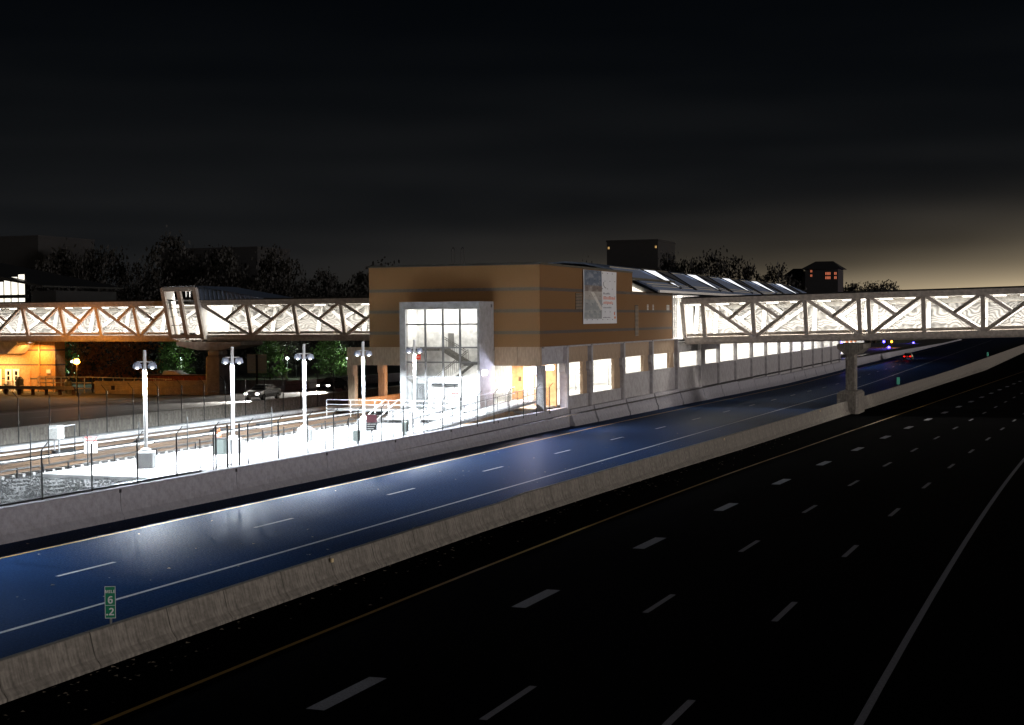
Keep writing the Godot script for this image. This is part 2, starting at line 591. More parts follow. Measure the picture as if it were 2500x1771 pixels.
# ------------------------------------------------------------------ barriers
func barriers():
	# tall barrier along the station side
	var t := thing("roadside_barrier", "tall grey concrete barrier below the station's chain-link fence", "barrier")
	var joints := [6.0, -3.0, -12.0, -21.0, -30.0, -39.0, -42.3, -51.4, -60.5, -69.6, -78.5, -87.3, -96.2, -99.2, -108.0, -112.6]
	for i in joints.size() - 1:
		var st := mb()
		var z0: float = joints[i] - 0.02
		var z1: float = joints[i + 1] + 0.02
		sweep(st, barrier_side(z0), z0, z1, Vector2.ZERO, Vector2(edge_x(z1) - edge_x(z0), 0.0058 * (z1 - z0)))
		ob("barrier_segment", st, M.barrier_concrete, t)
	for i in range(1, joints.size() - 1):
		# dark joint filler with a lifting pocket
		var z: float = joints[i]
		var st := mb()
		sweep(st, barrier_side(z).map(func(v): return Vector2(v.x - 0.02, v.y - (0.02 if v.y > 0.8 else 0.0))), z + 0.019, z - 0.019)
		ob("joint_filler", st, M.black_vinyl, t)
		st = mb()
		bx(st, edge_x(z) - 0.22, 1.72 + 0.0052 * z - 0.2, z - 0.07, edge_x(z) - 0.175, 1.72 + 0.0052 * z - 0.06, z + 0.07)
		ob("lifting_pocket", st, M.black_vinyl, t)
	# conduit and cable run along its top
	var st2 := mb()
	tube(st2, Vector3(-36.42, 1.7, 4), Vector3(-36.42, 1.46, -58.4), 0.045)
	ob("conduit", st2, M.galvanised, t)
	# median barrier between the carriageways
	t = thing("median_barrier", "weathered brown concrete median barrier between the two carriageways", "barrier")
	var z := 3.0
	var k := 0
	rng.seed = 41
	while z > -560.0:
		var l := 3.1 if z > -62.0 else (6.2 if z > -150.0 else 25.0)
		l *= rng.randf_range(0.88, 1.1)
		var e := z - l
		if not (z < -145.0 and z > -146.0):
			var st := mb()
			var g := 0.02
			sweep(st, median_side(z - g), z - g, e + g, Vector2.ZERO, Vector2(median_x(e + g) - median_x(z - g), median_top(e) - median_top(z)))
			ob("barrier_segment", st, M.old_concrete, t)
			st = mb()
			sweep(st, median_side(e).map(func(v): return Vector2((v.x - median_x(e)) * 0.93 + median_x(e), v.y - 0.02)), e + g * 0.95, e - g * 0.95)
			ob("joint_filler", st, M.black_vinyl, t)
		z = e
		k += 1
	# wide block round the bridge pier
	var pb := mb()
	var pm := median_x(-149.0)
	cbx(pb, pm - 1.0, -2.2, -151.6, pm + 1.05, 0.9, -146.4, 0.25)
	ob("pier_base", pb, M.old_concrete, t)
	for q in [-42.3, -96.0, -131.0]:
		var r := mb()
		cbx(r, median_x(q) + 0.2, median_top(q) - 0.17, q - 0.06, median_x(q) + 0.26, median_top(q) - 0.05, q + 0.06, 0.01)
		ob("reflector", r, M.reflector, t)

func barrier_side(z: float) -> Array:
	var x := edge_x(z)
	var y := left_y(z)
	var t := 1.72 + 0.0052 * z
	return [Vector2(x - 0.75, y - 0.6), Vector2(x + 0.0, y - 0.6), Vector2(x, y + 0.09), Vector2(x - 0.12, y + 0.3), Vector2(x - 0.165, y + 0.5), Vector2(x - 0.2, t - 0.03), Vector2(x - 0.23, t), Vector2(x - 0.72, t), Vector2(x - 0.75, t - 0.03)]

func median_top(z: float) -> float:
	return right_y(z) + 0.84 if z > -60.0 else maxf(right_y(-60.0) + 0.84 + (z + 60.0) * 0.0068, maxf(left_y(z) + 0.6, right_y(z) + 0.84))

func median_side(z: float) -> Array:
	var x := median_x(z)
	var r := right_y(z)
	var l := left_y(z)
	var t := median_top(z)
	return [Vector2(x - 0.36, minf(l, r) - 0.9), Vector2(x + 0.4, minf(l, r) - 0.9), Vector2(x + 0.4, r + 0.07), Vector2(x + 0.26, r + 0.24), Vector2(x + 0.2, r + 0.4), Vector2(x + 0.1, t - 0.02), Vector2(x + 0.08, t), Vector2(x - 0.08, t), Vector2(x - 0.1, t - 0.02), Vector2(x - 0.2, l + 0.3), Vector2(x - 0.36, l + 0.05)]

# ------------------------------------------------------------------ fences
func chain_link(parent: Node, a: Vector3, b: Vector3, h: float, pitch := 0.11, r := 0.004):
	var st := mb()
	var L := Vector2(b.x - a.x, b.z - a.z).length()
	var n := int(L / pitch)
	var dirn := (b - a) / L
	for s in [1, -1]:
		for i in range(-int(h / pitch), n + 1):
			var t0: float = i * pitch
			var y0 := 0.0
			var y1 := h
			var u0 := t0
			var u1 := t0 + h
			if s < 0:
				u0 = t0 + h
				u1 = t0
			if u0 < 0 or u1 < 0 or u0 > L or u1 > L:
				# trim to the panel
				var f0 := clampf(u0, 0, L)
				var f1 := clampf(u1, 0, L)
				if absf(f1 - f0) < 0.02:
					continue
				y0 = (f0 - u0) / (u1 - u0) * h
				y1 = (f1 - u0) / (u1 - u0) * h
				u0 = f0
				u1 = f1
			var p := a + dirn * u0 + Vector3(0, y0, 0)
			var q := a + dirn * u1 + Vector3(0, y1, 0)
			tube(st, p, q, r, r, 3, false)
	ob("chain_link", st, M.black_vinyl, parent).set_meta("kind", "stuff")

func post_set(t: Node, base: Vector3, h: float, arm: Vector3, r := 0.03):
	var st := mb()
	tube(st, base, base + Vector3(0, h, 0), r, r, 8)
	ob("post", st, M.black_vinyl, t)
	if arm != Vector3.ZERO:
		st = mb()
		beam(st, base + Vector3(0, h - 0.02, 0), base + Vector3(0, h, 0) + arm, 0.04, 0.025)
		ob("barbed_wire_arm", st, M.black_vinyl, t)

func strand(t: Node, called: String, pts: Array, r: float, m: Material):
	var st := mb()
	for i in pts.size() - 1:
		tube(st, pts[i], pts[i + 1], r, r, 5, false)
	ob(called, st, m, t)

func fences():
	var top := func(z): return 1.7 + 0.0052 * z
	var t := thing("chain_link_fence", "black chain-link fence with barbed-wire arms on the tall roadside barrier", "fence")
	var posts := [-41.0, -43.98, -46.98, -50.09, -53.23, -56.19, -59.22, -62.29, -65.22, -68.3, -71.2, -74.16, -77.16, -80.15, -83.16, -86.1, -89.08, -92.03, -95.07, -98.04, -101.01, -103.86, -106.86]
	for z in posts:
		post_set(t, Vector3(-36.3, top.call(z) - 0.15, z), 2.05, Vector3(0.3, 0.3, 0.0), 0.035)
	for seg in [[-41.0, -59.2], [-62.3, -106.8]]:
		chain_link(t, Vector3(-36.3, top.call(seg[0]) + 0.04, seg[0]), Vector3(-36.3, top.call(seg[1]) + 0.04, seg[1]), 1.82)
	for k in 3:
		var w := []
		for z in posts:
			w.append(Vector3(-36.3 + 0.1 + 0.09 * k, top.call(z) + 2.0 + 0.09 * k, z))
		strand(t, "barbed_wire", w, 0.004, M.black_vinyl)
	strand(t, "bottom_rail", [Vector3(-36.3, top.call(-41.0) + 0.06, -41), Vector3(-36.3, top.call(-59.2) + 0.06, -59.2)], 0.02, M.black_vinyl)
	# two leaves of the gate in that fence
	t = thing("fence_gate", "narrow double-post chain-link gate in the fence above the barrier", "gate")
	for z in [-59.42, -60.43, -61.5]:
		post_set(t, Vector3(-36.3, top.call(z), z), 2.0, Vector3.ZERO, 0.045)
	for y in [0.12, 1.75]:
		strand(t, "gate_rail", [Vector3(-36.3, top.call(-60) + y, -59.42), Vector3(-36.3, top.call(-60) + y, -61.5)], 0.025, M.black_vinyl)
	chain_link(t, Vector3(-36.3, top.call(-60) + 0.14, -59.45), Vector3(-36.3, top.call(-60) + 0.14, -61.48), 1.6)
	# fence further in, beside the pad and the walkway
	t = thing("inner_fence", "lower chain-link fence with plain posts between the pad and the barrier fence", "fence")
	for z in [-60.8, -63.6, -66.67, -68.88, -73.54, -76.38, -79.5, -82.4, -85.31]:
		post_set(t, Vector3(-38.0, 0.8, z), 1.85, Vector3.ZERO, 0.03)
	chain_link(t, Vector3(-38.0, 0.85, -63.6), Vector3(-38.0, 0.85, -85.3), 1.7, 0.14)
	strand(t, "rail", [Vector3(-38.0, 2.6, -76.38), Vector3(-38.0, 2.75, -85.3)], 0.02, M.black_vinyl)
	# fence at the pad's near corner with a gate and warning sign
	t = thing("trackside_fence", "chain-link fence with a gate frame between the ballast and the tracks", "fence")
	for p in [[-47.3, -60.4, 2.0], [-48.6, -63.5, 2.1], [-49.3, -66.6, 1.9], [-46.9, -64.4, 1.9], [-47.2, -69.4, 1.9], [-47.2, -74.2, 1.9], [-47.2, -79.0, 1.9], [-47.2, -84.0, 1.9]]:
		post_set(t, Vector3(p[0], 0.6, p[1]), p[2] + 0.2, Vector3.ZERO, 0.03)
	strand(t, "gate_rail", [Vector3(-48.6, 2.75, -63.5), Vector3(-49.3, 2.75, -66.6)], 0.03, M.galvanised)
	chain_link(t, Vector3(-47.2, 0.7, -64.4), Vector3(-47.2, 0.7, -84.0), 1.7, 0.14)
	# fence beyond the tracks, its arms leaning the other way
	t = thing("far_track_fence", "black chain-link fence beyond the tracks, barbed-wire arms leaning left", "fence")
	var zz := []
	for i in 22:
		zz.append(-63.0 - 3.0 * i)
	for z in zz:
		post_set(t, Vector3(-59.6, 0.6, z), 3.0, Vector3(-0.42, 0.42, 0.0), 0.035)
	chain_link(t, Vector3(-59.6, 0.7, -63.0), Vector3(-59.6, 0.7, -126.0), 2.85, 0.16)
	for k in 3:
		strand(t, "barbed_wire", [Vector3(-59.7 - 0.12 * k, 3.7 + 0.12 * k, -63), Vector3(-59.7 - 0.12 * k, 3.7 + 0.12 * k, -126)], 0.004, M.black_vinyl)
	strand(t, "middle_rail", [Vector3(-59.6, 2.9, -63), Vector3(-59.6, 2.9, -126)], 0.012, M.black_vinyl)
	# low walls beside the far road
	var st := mb()
	for i in 14:
		pass
	t = thing("far_barrier", "low brown concrete wall between the tracks and the far road", "barrier")
	for i in 40:
		st = mb()
		sweep(st, [Vector2(-62.3, -0.8), Vector2(-61.7, -0.8), Vector2(-61.75, 1.62), Vector2(-62.05, 1.62)], -30.0 - 6.0 * i - 0.015, -36.0 - 6.0 * i + 0.015)
		ob("barrier_segment", st, M.old_concrete, t)
	t = thing("trough_kerb", "low white concrete cable trough along the foot of the far fence", "kerb")
	for i in 20:
		st = mb()
		cbx(st, -59.2, 0.55, -40.0 - 4.0 * i - 3.98, -58.5, 0.86, -40.0 - 4.0 * i, 0.03)
		ob("trough_lid", st, M.pad_concrete, t)

# ------------------------------------------------------------------ tracks and trackside things
func tracks():
	for k in 2:
		var x0: float = [-49.1, -54.6][k]
		var t := thing("railway_track", ["rusty railway track nearest the lamp posts", "railway track further from the lamp posts, beside the far fence"][k], "track")
		for s in [-0.72, 0.72]:
			var st := mb()
			var x: float = x0 + s
			sweep(st, [Vector2(x - 0.075, 0.78), Vector2(x + 0.075, 0.78), Vector2(x + 0.02, 0.8), Vector2(x + 0.02, 0.9), Vector2(x + 0.037, 0.915), Vector2(x + 0.037, 0.95), Vector2(x - 0.037, 0.95), Vector2(x - 0.037, 0.915), Vector2(x - 0.02, 0.9), Vector2(x - 0.02, 0.8)], 0.0, -240.0)
			ob("rail", st, M.rust, t)
		var tie := mb()
		cbx(tie, -1.25, 0.0, -0.12, 1.25, 0.16, 0.12, 0.02)
		var tm := tie.commit()
		for i in 72:
			var o := ob("tie", tm, M.tie, t)
			o.position = Vector3(x0, 0.62, -52.0 - 0.78 * i)
		# third rail on insulators under a cover board
		var st2 := mb()
		var x3: float = x0 + (-1.35 if k == 0 else 1.35)
		bx(st2, x3 - 0.05, 0.84, -210, x3 + 0.05, 0.98, 0)
		ob("third_rail", st2, M.rust, t)
		st2 = mb()
		cbx(st2, x3 - 0.14, 1.08, -210, x3 + 0.1, 1.14, 0, 0.02)
		ob("cover_board", st2, M.cabinet, t)
		for i in 22:
			var z := -52.0 - 3.0 * i
			st2 = mb()
			beam(st2, Vector3(x3 - 0.16, 0.66, z), Vector3(x3 - 0.16, 1.1, z), 0.05, 0.05)
			ob("cover_bracket", st2, M.dark_metal, t)
	var st := mb()
	# cable runs along the ties
	var t2 := thing("cable_run", "pair of black cables on short stands beside the near track", "cable")
	for s in [0.0, 0.14]:
		var pts := []
		for i in 26:
			pts.append(Vector3(-47.75 - s, 1.02 + 0.16 * s + 0.03 * (i % 2), -50.0 - 2.0 * i))
		strand(t2, "cable", pts, 0.028, M.black_vinyl)
	for i in 26:
		st = mb()
		beam(st, Vector3(-47.8, 0.6, -50.0 - 2.0 * i), Vector3(-47.8, 1.1, -50.0 - 2.0 * i), 0.07, 0.05)
		ob("cable_stand", st, M.dark_metal, t2)
	var boxes := [[-52.2, -69.5], [-52.0, -77.0], [-52.0, -85.5], [-52.0, -91.5]]
	var bl := ["slatted grey trackside box left of the first lamp post", "slatted grey trackside box behind the first lamp post", "slatted grey trackside box just left of the second lamp post", "slatted grey trackside box left of the third lamp post"]
	for i in 4:
		var b := thing("trackside_box", bl[i], "box", Vector3(boxes[i][0], 0.6, boxes[i][1]), 0, "slatted trackside boxes")
		for k in 3:
			st = mb()
			cbx(st, -0.15, 0.02 + 0.18 * k, -0.9, 0.15, 0.14 + 0.18 * k, 0.9, 0.02)
			ob("slat", st, M.dark_metal if k != 1 else M.cabinet, b)
	# white signal case on two legs
	var c := thing("signal_case", "white equipment case on two slim legs between the tracks", "cabinet", Vector3(-52.2, 0.6, -68.9))
	st = mb()
	cbx(st, -0.3, 1.15, -0.3, 0.3, 1.9, 0.3, 0.03)
	ob("case", st, M.cabinet, c)
	for s in [-0.15, 0.15]:
		st = mb()
		tube(st, Vector3(s, 0, 0), Vector3(s, 1.16, 0), 0.045)
		ob("leg", st, M.galvanised, c)
	# warning sign on the gate
	c = thing("danger_sign", "white warning sign with a red heading on the trackside gate", "sign", Vector3(-48.3, 1.25, -66.6), deg_to_rad(36))
	st = mb()
	cbx(st, -0.34, 0.0, -0.02, 0.34, 0.6, 0.02, 0.01)
	ob("panel", st, M.sign_white, c)
	st = mb()
	cbx(st, -0.3, 0.63, -0.02, 0.3, 0.86, 0.02, 0.01)
	ob("heading", st, M.sign_red, c)
	text(c, "DANGER", Vector3(0, 0.745, 0.024), 0.16, M.sign_white)
	for k in 3:
		st = mb()
		bx(st, -0.25 + 0.03 * k, 0.44 - 0.14 * k, 0.02, 0.25 - 0.02 * k, 0.48 - 0.14 * k, 0.026)
		ob("print_line", st, M.sign_back, c)
	# brown sign seen against the light, electric boxes, cones
	c = thing("maroon_sign", "dark maroon and grey notice board on a post behind the barrier fence", "sign", Vector3(-37.3, 0.8, -77.95), deg_to_rad(25))
	st = mb()
	bx(st, -0.3, 1.48, -0.02, 0.3, 1.92, 0.02)
	ob("heading", st, M.sign_maroon, c)
	st = mb()
	bx(st, -0.3, 1.03, -0.02, 0.3, 1.47, 0.02)
	ob("panel", st, M.dark_metal, c)
	for k in 3:
		st = mb()
		bx(st, -0.24, 1.36 - 0.13 * k, 0.02, 0.24 - 0.06 * k, 1.41 - 0.13 * k, 0.026)
		ob("print_line", st, M.cabinet, c)
	st = mb()
	tube(st, Vector3(0, 0, -0.05), Vector3(0, 1.9, -0.05), 0.03)
	ob("post", st, M.black_vinyl, c)
	var eb := [[-37.4, -76.2, "grey electric box on twin legs left of the maroon sign"], [-37.6, -83.3, "narrow grey electric box on a fence post right of the maroon sign"]]
	for e in eb:
		c = thing("electric_box", e[2], "box", Vector3(e[0], 0.8, e[1]))
		st = mb()
		cbx(st, -0.16, 0.55, -0.2, 0.16, 1.15, 0.2, 0.02)
		ob("case", st, M.cabinet_green, c)
		for s in [-0.1, 0.1]:
			st = mb()
			tube(st, Vector3(0, 0, s), Vector3(0, 0.56, s), 0.035)
			ob("leg", st, M.cabinet_green, c)
	for p in [[-48.69, -79.91, "nearer orange traffic cone beside the second lamp post"], [-49.24, -81.05, "further orange traffic cone beside the second lamp post"]]:
		c = thing("traffic_cone", p[2], "cone", Vector3(p[0], 0.8, p[1]))
		st = mb()
		cbx(st, -0.18, 0, -0.18, 0.18, 0.035, 0.18, 0.01)
		ob("base", st, M.orange_plastic, c)
		st = mb()
		lathe(st, Vector3.ZERO, [Vector2(0.14, 0.035), Vector2(0.1, 0.3)])
		lathe(st, Vector3.ZERO, [Vector2(0.075, 0.45), Vector2(0.03, 0.72), Vector2(0.0, 0.73)])
		ob("cone", st, M.orange_plastic, c)
		st = mb()
		lathe(st, Vector3.ZERO, [Vector2(0.1, 0.3), Vector2(0.075, 0.45)])
		ob("white_band", st, M.sign_white, c)
	# dark litter bin by the second lamp
	c = thing("mesh_bin", "dark mesh-sided crate standing left of the second lamp post's plinth", "crate", Vector3(-43.82, 0.8, -72.32))
	st = mb()
	cbx(st, -0.35, 0.02, -0.35, 0.35, 0.85, 0.35, 0.02)
	ob("body", st, M.cabinet_green, c)
	st = mb()
	cbx(st, -0.38, 0.85, -0.38, 0.38, 0.9, 0.38, 0.01)
	ob("rim", st, M.dark_metal, c)

# ------------------------------------------------------------------ lamp posts
func make_lamp(label: String, at: Vector3):
	var t := thing("lamp_post", label, "street lamp", at, 0.0, "twin-headed lamp posts on the concrete pad")
	t.rotation.y = deg_to_rad(20)
	var st := mb()
	cbx(st, -0.42, -0.02, -0.42, 0.42, 0.85, 0.42, 0.05)
	ob("plinth", st, M.pad_concrete, t)
	st = mb()
	lathe(st, Vector3.ZERO, [Vector2(0.26, 0.85), Vector2(0.25, 0.98), Vector2(0.14, 1.02)], 12)
	ob("base_flange", st, M.white_steel, t)
	st = mb()
	tube(st, Vector3(0, 1.0, 0), Vector3(0, 5.95, 0), 0.095, 0.09, 12)
	ob("pole", st, M.white_steel, t)
	for s in [-1.0, 1.0]:
		st = mb()
		beam(st, Vector3(s * 0.08, 5.36, 0), Vector3(s * 0.4, 5.36, 0), 0.06, 0.06)
		ob("arm", st, M.white_steel, t)
		st = mb()
		lathe(st, Vector3(s * 0.38, 5.04, 0), [Vector2(0.225, 0.0), Vector2(0.225, 0.1), Vector2(0.19, 0.24), Vector2(0.11, 0.31), Vector2(0.0, 0.33)], 16)
		var sh := ob("lamp_shade", st, M.lamp_shade, t)
		st = mb()
		lathe(st, Vector3(s * 0.38, 4.99, 0), [Vector2(0.0, 0.0), Vector2(0.09, 0.03), Vector2(0.1, 0.12), Vector2(0.0, 0.16)], 10)
		ob("bulb", st, M.lamp_glow, sh)
		# cut-off lantern: the shade keeps its light below the horizontal
		var l := SpotLight3D.new()
		l.name = "lamp_light"
		l.position = Vector3(s * 0.38, 4.96, 0)
		l.rotation_degrees = Vector3(-90, 0, 0)
		l.spot_angle = 80.5
		l.spot_angle_attenuation = 0.16
		l.spot_range = 80.0
		l.spot_attenuation = 2.0
		l.light_energy = 230.0
		l.light_size = 0.08
		l.light_color = Color(0.93, 0.97, 1.0)
		l.shadow_enabled = true
		t.add_child(l, true)

func lamps():
	make_lamp("added white twin-headed lamp post, unseen at left beside the bare ballast", Vector3(-43.4, 0.6, -42.0))  # added out of view to brighten the near carriageway
	make_lamp("added white twin-headed lamp post nearest the camera, unseen at left", Vector3(-43.4, 0.6, -31.0))  # also an added, unseen post, lighting the road at lower left
	make_lamp("white twin-headed lamp post furthest left on the concrete pad", Vector3(-43.4, 0.8, -64.4))
	make_lamp("white twin-headed lamp post on the pad, second from the left", Vector3(-43.35, 0.8, -72.8))
	make_lamp("white twin-headed lamp post on the pad, third from the left", Vector3(-43.3, 0.8, -81.1))
	make_lamp("white twin-headed lamp post left of the stair tower", Vector3(-43.3, 0.8, -89.3))
	make_lamp("white twin-headed lamp post standing before the stair tower's glass", Vector3(-43.2, 0.8, -97.4))

# ------------------------------------------------------------------ footbridges
func pane(parent: Node, a: Vector3, b: Vector3, c: Vector3, d: Vector3, called := "pane", m: Material = null):
	var st := mb()
	quad(st, a, b, c, d)
	ob(called, st, m if m else M.glass, parent)

func area(parent: Node, at: Vector3, size: Vector2, energy: float, col: Color, rot := Vector3(-90, 0, 0)):
	var l := AreaLight3D.new()
	l.name = "light"
	l.area_size = size
	l.light_energy = energy
	l.light_color = col
	l.position = at
	l.rotation_degrees = rot
	l.shadow_enabled = true
	l.area_range = 80.0
	parent.add_child(l, true)

func bridge(t: Node, xs: Array, kinds: String, yo: Callable, skip := -1):
	# xs run from left to right; the near face leans outwards at the top
	var zb := -149.7
	var zt := -148.5
	var fb := -154.3
	var ft := -155.5
	var n := xs.size()
	var xa: float = xs[0]
	var xb: float = xs[n - 1]
	var P := func(x, v, near): # v: 0 foot of the truss, 1 its head
		var o: float = yo.call(x)
		if near:
			return Vector3(x, 6.3 + o + 3.75 * v, lerpf(zb, zt, v))
		return Vector3(x, 6.3 + o + 3.75 * v, lerpf(fb, ft, v))
	for near in [true, false]:
		var st := mb()
		beam(st, P.call(xa, 1.02, near), P.call(xb, 1.02, near), 0.44, 0.56)
		ob("top_chord", st, M.steel_paint, t)
		st = mb()
		beam(st, P.call(xa, -0.03, near), P.call(xb, -0.03, near), 0.46, 0.58)
		ob("bottom_chord", st, M.steel_paint, t)
		for i in n:
			st = mb()
			beam(st, P.call(xs[i], 0.0, near), P.call(xs[i], 1.0, near), 0.4, 0.3)
			ob("vertical", st, M.steel_paint if near else M.white_steel, t)
		for i in n - 1:
			if kinds[i] == "-":
				continue
			var l: float = xs[i]
			var r: float = xs[i + 1]
			var mid := (l + r) / 2
			var m: Material = M.steel_paint if near else M.white_steel
			st = mb()
			if kinds[i] == "A":
				beam(st, P.call(l + 0.1, 0.98, near), P.call(r - 0.1, 0.02, near), 0.3, 0.34)
			else:
				beam(st, P.call(l + 0.1, 0.02, near), P.call(r - 0.1, 0.98, near), 0.3, 0.34)
			ob("diagonal", st, m, t)
			st = mb()
			if kinds[i] == "A":
				beam(st, P.call(mid, 0.5, near), P.call(r - 0.1, 0.98, near), 0.29, 0.32)
			else:
				beam(st, P.call(l + 0.1, 0.98, near), P.call(mid, 0.5, near), 0.29, 0.32)
			ob("half_diagonal", st, m, t)
	# glazing, kick plates, mesh on the far side
	for i in n - 1:
		if i == skip:
			continue
		var l: float = xs[i] + 0.16
		var r: float = xs[i + 1] - 0.16
		var q := Vector3(0, 0, -0.2)
		pane(t, P.call(l, 0.14, true) + q, P.call(r, 0.14, true) + q, P.call(r, 0.96, true) + q, P.call(l, 0.96, true) + q, "pane")
		var st := mb()
		beam(st, P.call(l, 0.1, true) + q, P.call(r, 0.1, true) + q, 0.12, 0.3)
		ob("kick_plate", st, M.steel_paint, t)
		# flat panel with texture coordinates, the mesh and its moire shading painted on
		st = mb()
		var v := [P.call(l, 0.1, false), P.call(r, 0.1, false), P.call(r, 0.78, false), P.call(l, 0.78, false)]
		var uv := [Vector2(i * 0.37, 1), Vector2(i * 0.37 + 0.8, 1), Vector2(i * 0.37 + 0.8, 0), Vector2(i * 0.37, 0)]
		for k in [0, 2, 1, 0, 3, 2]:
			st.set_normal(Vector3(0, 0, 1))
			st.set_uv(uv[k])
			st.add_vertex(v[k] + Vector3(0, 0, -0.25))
		ob("moire_mesh_panel", st, M.moire_mesh, t)
		pane(t, P.call(l - 0.16, 0.785, false) + Vector3(0, 0, -0.24), P.call(r + 0.16, 0.785, false) + Vector3(0, 0, -0.24), P.call(r + 0.16, 0.97, false) + Vector3(0, 0, -0.24), P.call(l - 0.16, 0.97, false) + Vector3(0, 0, -0.24), "upper_panel", M.white_wall)
		st = mb()
		beam(st, P.call(l, 0.34, true) + Vector3(0, 0, -0.45), P.call(r, 0.34, true) + Vector3(0, 0, -0.45), 0.05, 0.05)
		ob("handrail", st, M.white_steel, t)
		st = mb()
		beam(st, P.call(l, 0.34, false) + Vector3(0, 0, 0.4), P.call(r, 0.34, false) + Vector3(0, 0, 0.4), 0.05, 0.05)
		ob("handrail", st, M.white_steel, t)
		for f in [0.25, 0.75]:
			st = mb()
			var x := lerpf(l, r, f)
			var o: float = yo.call(x)
			cbx(st, x - 0.6, 9.72 + o, -152.15, x + 0.6, 9.8 + o, -151.85, 0.02)
			ob("ceiling_light", st, M.tube_glow, t)
		var xm := (l + r) / 2
		area(t, Vector3(xm, 9.68 + yo.call(xm), -152.0), Vector2(4.0, 1.2), 54.0, Color(1.0, 0.97, 0.92))
	# deck, ceiling, roof with its fascia
	var ends := [[xa, yo.call(xa)], [xb, yo.call(xb)]]
	for part in [["deck", 6.0, 6.28, fb + 0.3, zb - 0.25, M.floor_tile], ["ceiling", 9.86, 9.98, ft + 0.3, zt - 0.25, M.white_wall], ["roof", 10.42, 10.56, ft - 0.55, zt + 0.5, M.dark_metal], ["fascia", 10.16, 10.41, zt + 0.3, zt + 0.42, M.steel_paint], ["soffit", 5.74, 5.98, fb + 0.4, zb - 0.4, M.steel_paint]]:
		var st := mb()
		var a: Array = ends[0]
		var b: Array = ends[1]
		var y0: float = part[1]
		var y1: float = part[2]
		var z0: float = part[3]
		var z1: float = part[4]
		var p := [Vector3(a[0], y0 + a[1], z0), Vector3(b[0], y0 + b[1], z0), Vector3(b[0], y1 + b[1], z0), Vector3(a[0], y1 + a[1], z0), Vector3(a[0], y0 + a[1], z1), Vector3(b[0], y0 + b[1], z1), Vector3(b[0], y1 + b[1], z1), Vector3(a[0], y1 + a[1], z1)]
		quad(st, p[4], p[5], p[6], p[7])
		quad(st, p[1], p[0], p[3], p[2])
		quad(st, p[5], p[1], p[2], p[6])
		quad(st, p[0], p[4], p[7], p[3])
		quad(st, p[7], p[6], p[2], p[3])
		quad(st, p[0], p[1], p[5], p[4])
		ob(part[0], st, part[5], t)

